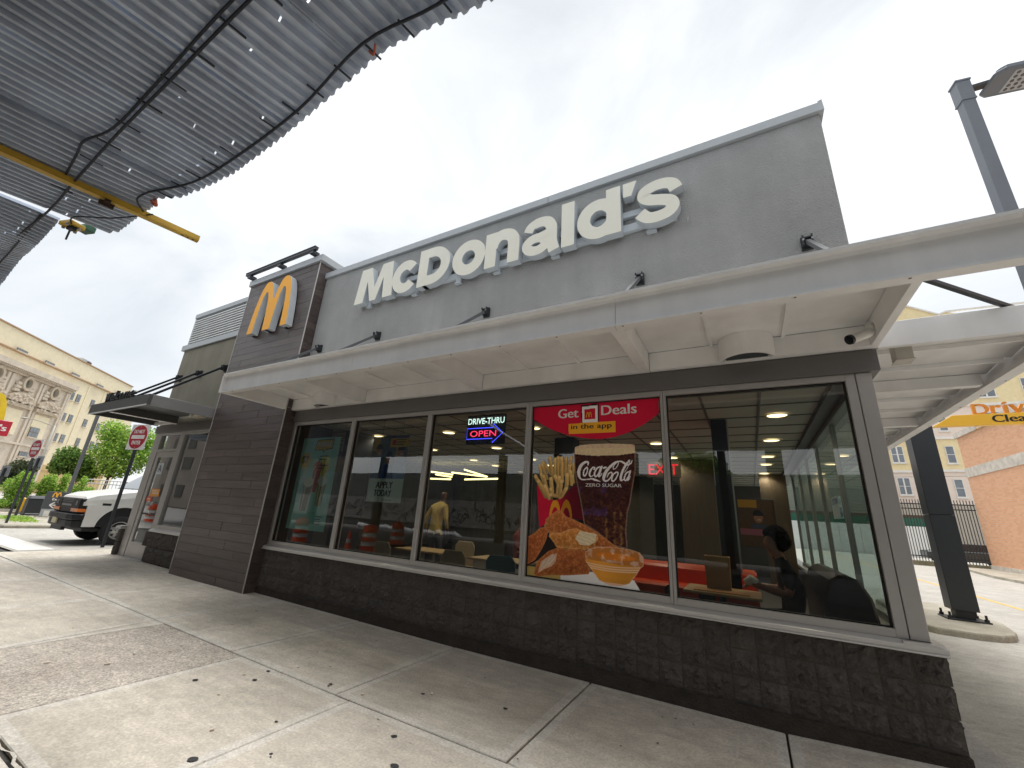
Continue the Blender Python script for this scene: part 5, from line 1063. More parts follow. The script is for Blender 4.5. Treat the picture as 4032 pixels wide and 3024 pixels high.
hz=[Vector(nd['handL'][0]),Vector(nd['handR'][0])]
pm=person('person','bald person in a yellow jacket seen from behind in the dining room',nd,ed,lambda p:1 if p.z>1.715 or min((p-h).length for h in hz)<.095 else (2 if p.z<1.0 else 0),[JAC,SKIN,PANT])
# seated woman in black, facing left, holding a wrapper over the table
X,Y=.30,1.15;nd={};ed=[]
put('pelvis',.02,0,.66,(.16,.14));put('waist',.03,0,.82,(.15,.125));put('chest',.0,0,1.02,(.165,.125));put('upper',-.03,0,1.14,(.14,.10));put('neck',-.07,0,1.25,.055);put('jaw',-.12,-.01,1.32,.066);put('head',-.10,0,1.42,.095);put('crown',-.08,0,1.50,.07);put('nose',-.2,-.01,1.38,.016)
put('shL',-.03,-.17,1.10,.068);put('elL',-.02,-.25,.89,.052);put('wrL',-.27,-.22,.95,.036);put('handL',-.33,-.21,.965,.032)
put('shR',-.03,.17,1.10,.068);put('elR',-.08,.22,.90,.05);put('wrR',-.30,.1,.92,.036);put('handR',-.36,.06,.93,.032)
for s,k in ((-1,'L'),(1,'R')):
    put('hip'+k,-.05,s*.1,.63,.105);put('knee'+k,-.42,s*.12,.62,.07);put('ank'+k,-.40,s*.12,.20,.048);put('toe'+k,-.52,s*.13,.14,.04)
    ed+=[('pelvis','hip'+k),('hip'+k,'knee'+k),('knee'+k,'ank'+k),('ank'+k,'toe'+k),('upper','sh'+k),('sh'+k,'el'+k),('el'+k,'wr'+k),('wr'+k,'hand'+k)]
ed+=[('pelvis','waist'),('waist','chest'),('chest','upper'),('upper','neck'),('neck','jaw'),('jaw','head'),('head','crown'),('head','nose')]
fingers(nd,ed,'handL',nd['handL'][0],(-1,0,0),(0,0,1));fingers(nd,ed,'handR',nd['handR'][0],(-1,-.2,0),(0,0,1),-1)
arms=[(Vector(nd['elL'][0]),Vector(nd['handL'][0])),(Vector(nd['elR'][0]),Vector(nd['handR'][0]))]
def segd(p,a,b):
    v=b-a;t=max(0,min(1.5,(p-a).dot(v)/v.dot(v)));return (p-a-v*t).length
ps=person('person','seated person in black with thick dark hair eating at the last window',nd,ed,lambda p:1 if (p.z>1.24) or min(segd(p,a,b) for a,b in arms)<.075 else 0,[BLKT,SKIN2])
if ps:
    m=MB();r=random.Random(4);cx,cy,cz=X-.075,Y,1.43
    for i in range(150):
        a=r.random()*6.283;b=r.uniform(-.9,1.5);q=Vector((math.cos(a)*math.cos(b),math.sin(a)*math.cos(b),math.sin(b)))
        if q.x<-.25 and q.z<.45: continue
        c0=Vector((cx,cy,cz))+q*.10;rr=r.uniform(.035,.06)
        m.lathe([(.0001,-rr),(rr*.8,-rr*.5),(rr,0),(rr*.8,rr*.5),(.0001,rr)],c0,7)
    h=m.build('hair',HAIR,None,smooth=True);h.parent=ps
# second diner farther back
X,Y=-4.1,3.3;nd2={};nd=nd2;ed=[]
put('pelvis',0,0,.66,(.16,.14));put('waist',0,0,.82,(.15,.12));put('chest',.0,0,1.02,(.17,.12));put('upper',.0,0,1.14,(.14,.10));put('neck',.02,0,1.25,.055);put('jaw',.06,-.02,1.32,.066);put('head',.05,0,1.42,.095);put('crown',.03,0,1.5,.07)
for s,k in ((-1,'L'),(1,'R')):
    put('hip'+k,.05,s*.1,.63,.105);put('knee'+k,.42,s*.12,.62,.07);put('ank'+k,.40,s*.12,.2,.048);put('toe'+k,.52,s*.13,.14,.04)
    put('sh'+k,.0,s*.17,1.1,.068);put('el'+k,.06,s*.24,.9,.052);put('wr'+k,.28,s*.16,.92,.036);put('hand'+k,.34,s*.14,.93,.032)
    ed+=[('pelvis','hip'+k),('hip'+k,'knee'+k),('knee'+k,'ank'+k),('ank'+k,'toe'+k),('upper','sh'+k),('sh'+k,'el'+k),('el'+k,'wr'+k),('wr'+k,'hand'+k)]
ed+=[('pelvis','waist'),('waist','chest'),('chest','upper'),('upper','neck'),('neck','jaw'),('jaw','head'),('head','crown')]
fingers(nd,ed,'handL',nd['handL'][0],(1,0,0),(0,0,1));fingers(nd,ed,'handR',nd['handR'][0],(1,0,0),(0,0,1),-1)
person('person','seated person in a dull red top at the second row table',nd,ed,lambda p:1 if p.z>1.24 else (2 if p.z<.72 else 0),[mat('shirt_red',srgb(120,50,46),.8),SKIN,PANT])
cst=chair('dark chair holding the person in the dull red top',-4.12,3.3,math.pi/2,BKV)
# ---------------------------------------------------------------- vegetation
LEAF=leafmat('leaves');BARK=mat('bark',srgb(88,76,64),.9,var=.25,vs=12)
def crown(name,blobs,n,size,cols,parent,seed,flat=.6):
    """many leaf quads through the volume of several overlapping lobes"""
    r=np.random.RandomState(seed);V=[];C=[]
    vol=np.array([b[1][0]*b[1][1]*b[1][2] for b in blobs]);cnt=(n*vol**.8/(vol**.8).sum()).astype(int)
    for (c,rad),k in zip(blobs,cnt):
        d=r.normal(size=(k,3));d/=np.linalg.norm(d,axis=1)[:,None];rr=(r.rand(k)**.42)[:,None]
        p=np.array(c)+d*rr*np.array(rad)*(1+.14*np.sin(d[:,:1]*9+d[:,2:]*7+seed))
        a=r.normal(size=(k,3));a/=np.linalg.norm(a,axis=1)[:,None];b=np.cross(a,r.normal(size=(k,3)));b/=np.linalg.norm(b,axis=1)[:,None]
        s=size*(.6+.8*r.rand(k))[:,None];q=np.stack([p-a*s,p+b*s*flat,p+a*s,p-b*s*flat],1);V.append(q)
        t=r.rand(k);base=np.array(cols);i=(t*len(base)).astype(int).clip(0,len(base)-1);C.append(base[i]*(.8+.4*r.rand(k))[:,None])
    V=np.concatenate(V);C=np.concatenate(C);F=len(V)
    me=bpy.data.meshes.new(name);me.vertices.add(F*4);me.vertices.foreach_set('co',V.reshape(-1).astype(np.float32));me.loops.add(F*4);me.loops.foreach_set('vertex_index',np.arange(F*4,dtype=np.int32));me.polygons.add(F);me.polygons.foreach_set('loop_start',np.arange(0,F*4,4,dtype=np.int32));me.update(calc_edges=True)
    at=me.color_attributes.new('tint','FLOAT_COLOR','CORNER');cc=np.ones((F,4,4),np.float32);cc[...,:3]=C[:,None,:];at.data.foreach_set('color',cc.ravel())
    me.materials.append(LEAF);return place(name,me,parent)
GL=[srgb(164,198,78),srgb(134,176,64),srgb(104,146,54),srgb(190,214,104)]
GM=[srgb(118,154,66),srgb(94,130,54),srgb(146,176,82),srgb(74,106,48)]
GD=[srgb(70,84,52),srgb(54,66,42),srgb(96,104,66)]
def tree(label,x,y,zb,blobs,n,size,cols,seed,tr=.12,group='trees behind the lot'):
    t=thing('tree',label,'tree',(x,y,zb),group);r=random.Random(seed);m=MB()
    zt=min(b[0][2] for b in blobs)
    top=max(b[0][2] for b in blobs);m.tube([(x,y,zb-.05),(x+.05,y,(zb+zt)/2),(x,y+.05,zt),(x+.1,y,(zt+top)/2),(x,y,top)],[tr,tr*.8,tr*.65,tr*.4,tr*.15],8)
    for c,rad in blobs:
        m.tube([(x,y,zb+(c[2]-zb)*.55),((x+c[0])/2,(y+c[1])/2,zb+(c[2]-zb)*.85),c],[tr*.4,tr*.28,tr*.08],6)
        for _ in range(3):
            q=(c[0]+r.uniform(-.7,.7)*rad[0],c[1]+r.uniform(-.7,.7)*rad[1],c[2]+r.uniform(-.3,.7)*rad[2]);m.tube([c,q],[tr*.12,tr*.04],5)
    m.build('trunk',BARK,t,smooth=True);crown('crown',blobs,n,size,cols,t,seed);return t
tree('bright green feathery tree rising behind the white van',-46,9.4,.1,[((-46,9.6,5.6),(1.5,1.5,1.2)),((-46,8.6,6.2),(1.2,.9,1.0)),((-46,8.8,4.4),(1.5,1.2,1.1)),((-45.6,10.6,4.2),(1.4,1.3,1.3)),((-46.3,10.9,6.0),(1.3,1.2,1.1)),((-46,9.4,3.2),(1.5,1.4,.8)),((-46,12.2,5.0),(1.5,1.5,1.3)),((-46,13.8,4.4),(1.5,1.5,1.4))],13000,.10,GL,11)
tree('rounder deep green tree left of the feathery one',-47,7.3,.1,[((-47,6.9,3.9),(1.0,.8,.8)),((-47,7.6,3.3),(1.1,1.0,.9)),((-47,6.6,3.1),(.9,.6,.7)),((-47,8.2,2.6),(1,.8,.7))],7000,.09,GM,12)
tree('brownish thin tree behind the left hedge bushes',-39,3.2,.1,[((-39,3.0,2.4),(.8,.5,.6)),((-39,3.5,2.6),(.6,.4,.5)),((-39,2.7,1.9),(.7,.4,.6))],3000,.06,GD,13,.07)
tree('leafy green tree across the street seen mirrored in the glass',-2.7,-23,.0,[((-2.7,-23,5.2),(1.6,1.2,1.1)),((-3.9,-23,4.8),(1.2,1.2,.9)),((-1.6,-23,4.7),(1.0,1,.8))],4000,.12,GM,14,.14,None)
def bush(label,x,y,zb,blobs,n,size,cols,seed):
    t=thing('bush',label,'bush',(x,y,zb),'bushes on the planted strip');m=MB();r=random.Random(seed)
    for _ in range(6):
        c,rad=r.choice(blobs);m.tube([(x+r.uniform(-.08,.08),y+r.uniform(-.08,.08),zb-.03),c],[.025,.008],5)
    m.build('stem',BARK,t);crown('foliage',blobs,n,size,cols,t,seed);return t
bush('tall bright bush between the two leaning sign posts',-37,3.05,.3,[((-37,3.05,1.9),(.5,.34,.42)),((-37,2.7,1.4),(.5,.4,.5)),((-37,3.25,1.3),(.5,.35,.6)),((-37,3.0,.8),(.6,.5,.4))],4200,.055,GL,21)
bush('broad round bright bush beside the tall lot lamp pole',-37,4.15,.3,[((-37,4.1,1.85),(.5,.36,.42)),((-37,4.0,1.4),(.5,.45,.45)),((-37,4.4,1.3),(.5,.36,.5)),((-37,4.2,.8),(.6,.5,.4))],4200,.055,GL,22)
bush('narrow bright bush just right of the broad round one',-37,4.75,.3,[((-37,4.75,1.95),(.4,.2,.45)),((-37,4.75,1.3),(.4,.25,.5)),((-37,4.7,.8),(.4,.3,.4))],2200,.05,GL,23)
bush('small bright bush beyond the lamp pole nearest the van',-37,5.55,.3,[((-37,5.6,1.9),(.35,.2,.4)),((-37,5.4,1.4),(.4,.3,.4)),((-37,5.9,1.3),(.4,.4,.4)),((-37,5.4,.8),(.4,.4,.4))],2400,.05,GL,24)
bush('low clipped hedge bush at the left picture edge',-36.5,2.4,.15,[((-36.5,2.2,.42),(.5,.32,.3)),((-36.5,2.5,.4),(.5,.3,.28))],2600,.035,GL,25)
bush('second low clipped hedge bush nearer the yellow bollard',-36.5,2.98,.15,[((-36.5,2.98,.45),(.5,.32,.3)),((-36.5,3.2,.4),(.5,.3,.28))],2600,.035,GM,26)
tag(MB().box(-60,-34.5,1.9,40,.0,.16).build('planter_bed',mat('mulch',srgb(96,74,60),.95,var=.3,vs=8),bevel=.02),'raised planted strip behind the lot',kind='structure')
k=MB();k.prism([(-34.5,1.9,.02),(-34.5,1.9,.24),(-34.35,1.9,.24),(-34.35,1.9,.02)],(0,36,0));tag(k.build('planter_kerb',CURBM),'pale kerb along the planted strip',kind='structure')
# ---------------------------------------------------------------- exit island with board, bins and bollard
k=MB();P=[(-21.7,-.12),(-22.2,-.18),(-26,.0),(-30.5,.3),(-32,1.4),(-31,3.2),(-26,3.4),(-22.4,2.4),(-21.6,1.1)]
k.prism([(x,y,.0) for x,y in P],(0,0,.2));tag(k.build('island',CURBM,bevel=.03),'raised concrete island holding the exit board',kind='structure')
gm=crown('grass',[((-24.0,.75,.24),(.9,.45,.06)),((-25.6,.9,.25),(1.2,.5,.07))],1500,.05,GL,None,31,.2);tag(gm,'thin green weeds growing on the exit island',kind='stuff')
SIGNK=mat('charcoal_panel',srgb(72,76,80),.5)
eb=thing('exit_board','charcoal exit board with a yellow arch and a white left arrow','sign',(-27.4,2.27,.1))
m=MB();m.box(-27.46,-27.36,1.93,2.62,.55,1.30);m.build('panel',SIGNK,eb,bevel=.005)
m=MB();m.box(-27.45,-27.37,1.96,2.60,.15,.549);m.build('pedestal',mat('pedestal_grey',srgb(170,174,178),.5),eb)
m=MB();m.box(-27.366,-27.3595,2.05,2.5,.22,.48);m.build('plate',mat('plate_white',srgb(226,222,216),.5),eb)
m=MB();m.box(-27.6,-27.2,1.85,2.7,.12,.235);m.build('base',CURBM,eb)
m=MB();ar=arches(0,.30,.22,.045,14);m.add([(-27.356,2.12+x,1.06+z) for x,z in ar],[tuple(range(len(ar)))]);m.build('arch_print',YP,eb)
m=MB();addtext(m,'Exit',lambda u,v,d:(-27.356+d,2.17+u,.92+v),.1,fit=(.23,.10),offset=0,bold=.05);m.build('lettering',WP,eb)
m=MB();T=lambda u,v,d:(-27.356,2.28+u,.72+v)
m.strip([(-.15,0),(.17,0)],.04,T,0);m.strip([(.0,.12),(-.14,.005)],.04,lambda u,v,d:(-27.3555,2.28+u,.72+v),0);m.strip([(.0,-.12),(-.14,-.005)],.04,lambda u,v,d:(-27.3550,2.28+u,.72+v),0);m.build('arrow',WP,eb)
def bin_(label,x,y,w,h,rz):
    t=thing('trash_bin',label,'bin',(0,0,0),'dark bins on the exit island')
    m=MB();m.box(-w/2,w/2,-w/2,w/2,0,h*.84);m.build('body',mat('bin_dark',srgb(46,48,52),.5,local=True),t,bevel=.03)
    m=MB();m.prism([(-w/2-.02,-w/2-.02,h*.845),(w/2+.02,-w/2-.02,h*.845),(w/2-.08,-w/2+.05,h),(-w/2+.08,-w/2+.05,h)],(0,w-.02,0));m.build('lid',mat('bin_lid',srgb(60,62,66),.5,local=True),t,bevel=.02)
    m=MB();m.box(w/2+.0005,w/2+.004,-w/2+.04,w/2-.04,.06,.10);m.build('rim',MATS['pedestal_grey'],t);t.location=(x,y,.2);t.rotation_euler=(0,0,rz);return t
bin_('dark square trash bin next to the yellow bollard',-28.8,1.98,.52,.86,0);bin_('dark trash bin half hidden behind the exit board',-29.3,2.55,.5,.84,.1)
yb=thing('yellow_bollard','bright yellow bollard standing left of the dark trash bin','bollard',(-30,1.87,.2))
m=MB();m.box(-30.1,-29.9,1.77,1.97,.3,.93);m.build('sleeve',mat('bollard_yellow',srgb(246,190,30),.4),yb,bevel=.03);m=MB();m.box(-30.25,-29.75,1.6,2.14,.195,.30);m.build('base',CURBM,yb)
# ---------------------------------------------------------------- do-not-enter signs
REDS=mat('sign_red',srgb(176,26,44),.4,var=.05);SIGW=mat('sign_white',srgb(236,232,228),.4);POSTK=mat('post_black',srgb(44,47,52),.5);SIGB=mat('sign_back',srgb(140,142,146),.5)
def no_entry(label,x,y,zb,zc,s,rz,tilt=0):
    t=thing('no_entry_sign',label,'road sign',(0,0,0),'do not enter signs')
    m=MB();m.box(-.03,.03,.0,.055,-.1,zc-zb+s*.45);m.build('post',POSTK,t)
    m=MB();m.box(-s/2,s/2,-.012,-.0005,zc-zb-s/2,zc-zb+s/2);pl=m.build('plate',[SIGW],t)
    m=MB();m.lathe([(.0001,-.0145),(s*.47,-.0145),(s*.47,-.0122)],(0,0,zc-zb),40,axis='y');m.build('disc',REDS,pl)
    m=MB();m.box(-s*.36,s*.36,-.017,-.0147,zc-zb-s*.075,zc-zb+s*.075);m.build('bar',SIGW,pl)
    m=MB();addtext(m,'DO NOT',lambda u,v,d:(-s*.29+u,-.0165-d,zc-zb+s*.14+v),.1,fit=(s*.58,s*.15),offset=0,bold=.06);addtext(m,'ENTER',lambda u,v,d:(-s*.24+u,-.0165-d,zc-zb-s*.30+v),.1,fit=(s*.48,s*.15),offset=0,bold=.06);m.build('lettering',SIGW,pl)
    m=MB()
    for z in (.41,-.41): m.lathe([(.0001,-.02),(.012,-.019),(.012,-.0147)],(0,0,zc-zb+s*z),8,axis='y')
    tag(m.build('bolt',MATS['bolt_light'],pl),kind='stuff')
    t.location=(x,y,zb);t.rotation_euler=(0,tilt,rz);return t
no_entry('red and white DO NOT ENTER sign in front of the white van',-14.62,.26,.098,2.957,.70,R(13))
t2=no_entry('red and white DO NOT ENTER sign farther left across the exit lane',-22.8,.12,.098,2.80,.68,R(11))
def back_sign(label,x,y,zt,w,h,rz):
    t=thing('sign_back',label,'road sign',(0,0,0),'signs seen from behind')
    m=MB();m.box(-.035,.035,-.06,.0,-.1,zt-.2);m.build('post',POSTK,t);m=MB();m.box(-w/2,w/2,.001,.012,zt-.1-h,zt-.1);m.build('plate',SIGB,t,bevel=.01);t.location=(x,y,.1);t.rotation_euler=(0,0,rz)
back_sign('grey sign back cut by the left picture edge',-26,.2,2.2,.42,.42,R(24));back_sign('grey sign back behind the farther DO NOT ENTER sign',-26.6,1.12,2.74,.45,.45,R(20));back_sign('grey sign back peeking over the van windshield',-24.5,7.2,2.75,.5,.5,R(60))
# ---------------------------------------------------------------- white van
VW=mat('van_white',srgb(226,226,222),.25,local=True,var=.05,vs=2);VB=mat('van_black',srgb(28,29,32),.5,local=True,var=.1);VG=glass('van_glass',tint=(.5,.56,.56),k=2.2);CHR=mat('van_grey',srgb(128,130,132),.35,metal=.5);AMB=mat('amber_lens',srgb(236,124,24),.2);TYR=mat('tyre',(.018,.018,.02),.85);RIM=mat('rim_steel',srgb(176,176,172),.35,metal=.6)
van=thing('cargo_van','white cargo van with a black grille and bumper leaving the lot','van',(0,0,0))
# local frame: front faces -y, x across, origin on the ground under the bumper
def loft(secs,closed=True):
    mb=MB();n=len(secs[0])
    for s_ in secs: mb.v+=[tuple(p) for p in s_]
    for i in range(len(secs)-1):
        for k in range(n if closed else n-1):
            k2=(k+1)%n;mb.f.append((i*n+k,i*n+k2,(i+1)*n+k2,(i+1)*n+k));mb.m.append(0)
    mb.f.append(tuple(range(n-1,-1,-1)));mb.f.append(tuple((len(secs)-1)*n+k for k in range(n)));mb.m+=[0,0];return mb
def ring(y,w,zb,zt,r=.12,slope=0,wt=None):
    wt=wt or w
    return [(-w,y,zb),(w,y,zb),(w,y,(zb+zt)/2),(w*.995,y,zt-r*1.6),(wt*.96,y+slope,zt-r*.5),(wt*.82,y+slope,zt),(-wt*.82,y+slope,zt),(-wt*.96,y+slope,zt-r*.5),(-w*.995,y,zt-r*1.6),(-w,y,(zb+zt)/2)]
hood=loft([ring(.16,.90,.98,1.16),ring(.20,.93,.98,1.21),ring(.42,.975,.98,1.31),ring(.85,.99,.98,1.39),ring(1.22,1.0,.98,1.46)])
hood.build('hood',VW,van,smooth=False,bevel=.03,seg=2)
def bodysec(y,zt,wt,zw=1.42): return [(-1.0,y,.42),(1.0,y,.42),(1.005,y,.9),(.995,y,zw),(wt,y,zt-.12),(wt-.12,y,zt),(-wt+.12,y,zt),(-wt,y,zt-.12),(-.995,y,zw),(-1.005,y,.9)]
body=loft([bodysec(1.28,1.47,.99,1.42),bodysec(1.95,2.08,.84,1.42),bodysec(2.5,2.14,.85,1.42),bodysec(5.5,2.13,.85,1.42)]);body.build('body',VW,van,bevel=.03,seg=2)
for sx in (-1,1):
    m=MB();P=[(.24,.46),(.50,.46)]+[(1.03-.53*math.cos(R(q)),.44+.53*math.sin(R(q))) for q in range(4,177,8)]+[(1.56,.46),(1.80,.46),(1.80,1.0),(.24,1.0)]
    m.prism([(sx*.94,y,z) for y,z in P],(sx*.062,0,0));m.build('fender',VW,van)
    m=MB();P=[(1.03-.535*math.cos(R(q)),.44+.535*math.sin(R(q))) for q in range(4,177,8)]+[(1.03-.575*math.cos(R(q)),.44+.575*math.sin(R(q))) for q in range(176,3,-8)]
    m.prism([(sx*1.0,y,z) for y,z in P],(sx*.016,0,0));m.build('arch_lip',VW,van)
g=MB();g.add([(-.80,1.30,1.475),(.80,1.30,1.475),(.70,1.905,2.0),(-.70,1.905,2.0)],[(0,1,2,3)]);g.v=[(x,y-.03,z+.012) for x,y,z in g.v];g.build('windshield',VG,van)
for sx in (-1,1):
    g=MB();g.add([(sx*1.004,1.50,1.47),(sx*1.004,2.5,1.47),(sx*.876,2.5,1.98),(sx*.876,1.98,1.98)],[(0,1,2,3)]);g.build('side_window',VG,van)
    m=MB();m.box(sx*1.14-.08,sx*1.14+.08,1.55,1.65,1.42,1.68);m.box(min(sx*1.0,sx*1.08),max(sx*1.0,sx*1.08),1.57,1.63,1.45,1.5);m.build('mirror',VB,van,bevel=.02)
m=MB();m.box(-.9,.9,.10,.50,.78,1.16);m.build('grille',VB,van,bevel=.02)
m=MB();m.box(-.36,.36,.085,.11,.95,1.0);m.box(-.40,.40,.088,.105,1.05,1.06);m.box(-.40,.40,.088,.105,1.09,1.10);m.box(-.40,.40,.088,.105,1.12,1.13);m.build('grille_bar',CHR,van)
for sx in (-1,1):
    a,b=sorted((sx*.44,sx*.90));m=MB();m.box(a,b,.082,.12,.82,.90);m.prism([(sx*.9,.085,.82),(sx*.9,.085,.9),(sx*.945,.25,.9),(sx*.945,.25,.82)],(-sx*.03,0,0));m.build('turn_signal',AMB,van)
    a,b=sorted((sx*.46,sx*.88));m=MB();m.box(a,b,.09,.12,.93,1.12);m.build('headlight_housing',VB,van)
    a,b=sorted((sx*.66,sx*.76));m=MB();m.box(a,b,.08,.1,.98,1.09);m.build('headlight',CHR,van)
bp_=[(-1.0,.42),(-1.0,.16),(-.9,.04),(-.6,0),(.6,0),(.9,.04),(1.0,.16),(1.0,.42)]
m=MB();m.prism([(x,y,.62) for x,y in bp_],(0,0,.15));m.prism([(x*.99,y+.03,.44) for x,y in bp_],(0,0,.175));m.build('bumper',VB,van,bevel=.02)
m=MB();m.box(-.32,-.02,-.008,.029,.50,.64);m.build('license_plate',mat('plate_cream',srgb(206,196,160),.4),van)
m=MB();m.box(-.5,.3,.06,.14,.34,.435);m.build('valance',VB,van)
m=MB();m.box(-.88,.88,.3,5.3,.34,.42);m.build('chassis',VB,van)
for sx in (-1,1):
    m=MB();m.box(min(sx*.70,sx*.985),max(sx*.70,sx*.985),.52,1.54,.46,1.06);m.build('wheel_well',TYR,van)
    for y in (1.03,4.35):
        m=MB();m.lathe([(.22,-.11),(.34,-.115),(.375,-.08),(.375,.08),(.34,.115),(.22,.11)],(sx*.90,y,.375),28,axis='x',cap=False);w_=m.build('wheel',TYR,van,smooth=True)
        m=MB();xo=sx*1.0
        m.lathe([(.225,xo+sx*.012),(.21,xo+sx*.016),(.20,xo-sx*.03),(.12,xo-sx*.005),(.11,xo+sx*.02),(.05,xo+sx*.025),(.0001,xo+sx*.03)],(0,y,.375),28,axis='x',cap=False);rm=m.build('rim',RIM,w_,smooth=True)
        m=MB()
        for k in range(8):
            a=k*math.pi/4;m.lathe([(.0001,xo+sx*.004),(.026,xo+sx*.003),(.028,xo-sx*.02)],(0,y+.16*math.cos(a),.375+.16*math.sin(a)),8,axis='x')
        for k in range(6):
            a=k*math.pi/3;m.lathe([(.0001,xo+sx*.035),(.013,xo+sx*.03),(.014,xo+sx*.0)],(0,y+.08*math.cos(a),.375+.08*math.sin(a)),6,axis='x')
        m.build('rim_hole',VB,w_)
m=MB()
for x0 in (-.5,.25): m.tube([(x0,1.27,1.47),(x0+.35,1.40,1.575)],.012,5)
m.build('wiper',VB,van)
van.location=(-16.10,-.36,.1)
# ---------------------------------------------------------------- lot lamp pole, street lamp, pylon sign
lp=thing('lamp_post','tall dark square lot lamp post behind the welcome canopy','lamp post',(-32,3.8,.1))
m=MB();m.box(-32.07,-31.93,3.73,3.87,.6,5.85);m.build('pole',mat('pole_grey',srgb(84,86,90),.5),lp);m=MB();m.lathe([(.0001,.1),(.26,.1),(.26,.75),(.24,.8),(.0001,.8)],(-32,3.8,0),16);m.build('base',CURBM,lp)
m=MB();m.box(-32.2,-31.8,3.88,4.15,5.7,5.80);m.build('lamp_head',MATS['pole_grey'],lp,bevel=.03)
sl_=thing('street_lamp','pale cobra head street lamp far behind the left signs','street lamp',(-45,5.1,.1))
m=MB();m.tube([(-45,5.1,.1),(-45,5.1,5.9)],[.09,.06],8);m.tube(smooth_path([(-45,5.1,5.8),(-45,4.7,5.92),(-45,4.1,6.08),(-45,3.6,6.1)],4),.03,7);m.build('pole',mat('pole_pale',srgb(176,172,160),.5),sl_,smooth=True)
m=MB();m.lathe([(.0001,-.22),(.07,-.15),(.08,.05),(.0001,.14)],(-45,3.5,6.09),10,axis='y');m.build('lamp_head',MATS['pole_pale'],sl_,smooth=True)
py=thing('pylon_sign','tall roadside sign with a yellow arch over a red panel','sign',(-31,-.5,.1))
RP=mat('panel_red',srgb(190,26,52),.35)
m=MB();m.box(-31.2,-30.9,-1.7,.68,3.68,4.40);m.build('panel',RP,py,bevel=.02)
m=MB();ar=arches(-1.35,1.72,1.25,.22);m.prism([(-31.18,x,4.401+z) for x,z in ar],(.25,0,0));m.build('arch',mat('arch_sign_yellow',srgb(238,200,20),.3),py)
m=MB();addtext(m,"McDonald's",lambda u,v,d:(-30.897+d,-1.55+u,3.90+v),.4,fit=(2.10,.30),offset=0,bold=.06);m.build('lettering',WP,py)
m=MB();m.box(-31.12,-30.98,-1.0,-.7,.05,3.68);m.build('pole',POSTK,py)
# ---------------------------------------------------------------- yellow theatre far left
TP0=np.array([0,-4.5,0])+1.5*(np.array([-67.8,2.95,0])-np.array([0,-4.5,0]));TU=np.array([-.74,.673,0]);TU/=np.linalg.norm(TU);TN=np.array([TU[1],-TU[0],0])
def tp(s,z,d=0):
    p=TP0+TU*s*1.5+TN*d;return (p[0],p[1],1.5+1.5*(z-1.5))
CREAM=mat('cream_brick',srgb(232,220,190),.9,var=.10,vs=1.5,bump=.05,bs=4);STONE=mat('carved_stone',srgb(206,194,178),.9,var=.16,vs=1.4);STONED=mat('carved_stone_relief',srgb(186,172,152),.9,var=.22,vs=2);TANB=mat('tan_base',srgb(196,170,122),.9);FARG=mat('far_pane',srgb(120,128,134),.15,var=.3,vs=.5);FARF=mat('far_frame',srgb(98,84,76),.7)
th=thing('theatre_building','long yellow brick theatre with an ornate pale stone front','theatre',tuple(np.array(tp(8,0))))
def tb(name,s0,s1,z0,z1,d0,d1,ma,p=th):
    m=MB();v=[tp(s,z,d) for z in (z0,z1) for d in (d0,d1) for s in (s0,s1)];m.add(v,[(0,2,3,1),(4,5,7,6),(0,1,5,4),(2,6,7,3),(0,4,6,2),(1,3,7,5)]);return m.build(name,ma,p)
tb('wall',-12,27,.0,18.05,0,-25,CREAM);tb('wall',27.002,31,0,15.9,-.5,-22,CREAM);tb('penthouse',20.3,27.5,18.06,19.5,-6,-16,CREAM);tb('roof_coping',-12,27,18.06,18.2,.2,-.6,mat('far_coping',srgb(170,140,110),.8))
tb('ledge',-12,27,15.7,15.85,.35,.002,MATS['far_coping'])
tb('stone_front',-8,13.2,1.2,13.4,.5,.003,STONE);tb('base_course',13.3,27,3.4,4.1,.5,.003,TANB);tb('shop_front',13.3,27,.0,3.39,.4,.003,TANB)
tb('cornice',-8,13.45,13.9,14.5,1.5,.003,STONE);tb('frieze',-8,13.3,13.4,13.9,.9,.003,STONED)
m=MB()
for i in range(70):
    s=-6+i*.28;v=[tp(a,z,d) for z in (13.70,13.92) for d in (.91,1.25) for a in (s,s+.14)];m.add(v,[(0,2,3,1),(4,5,7,6),(0,1,5,4),(2,6,7,3),(0,4,6,2),(1,3,7,5)])
tag(m.build('dentil',STONE,th),kind='stuff')
tb('string_course',-8,13.3,5.9,6.15,.9,.502,STONE)
for s in (7.9,8.45,12.6,13.0,3.0,3.6):
    tb('pilaster',s,s+.32,1.2,13.3,.8,.502,STONE)
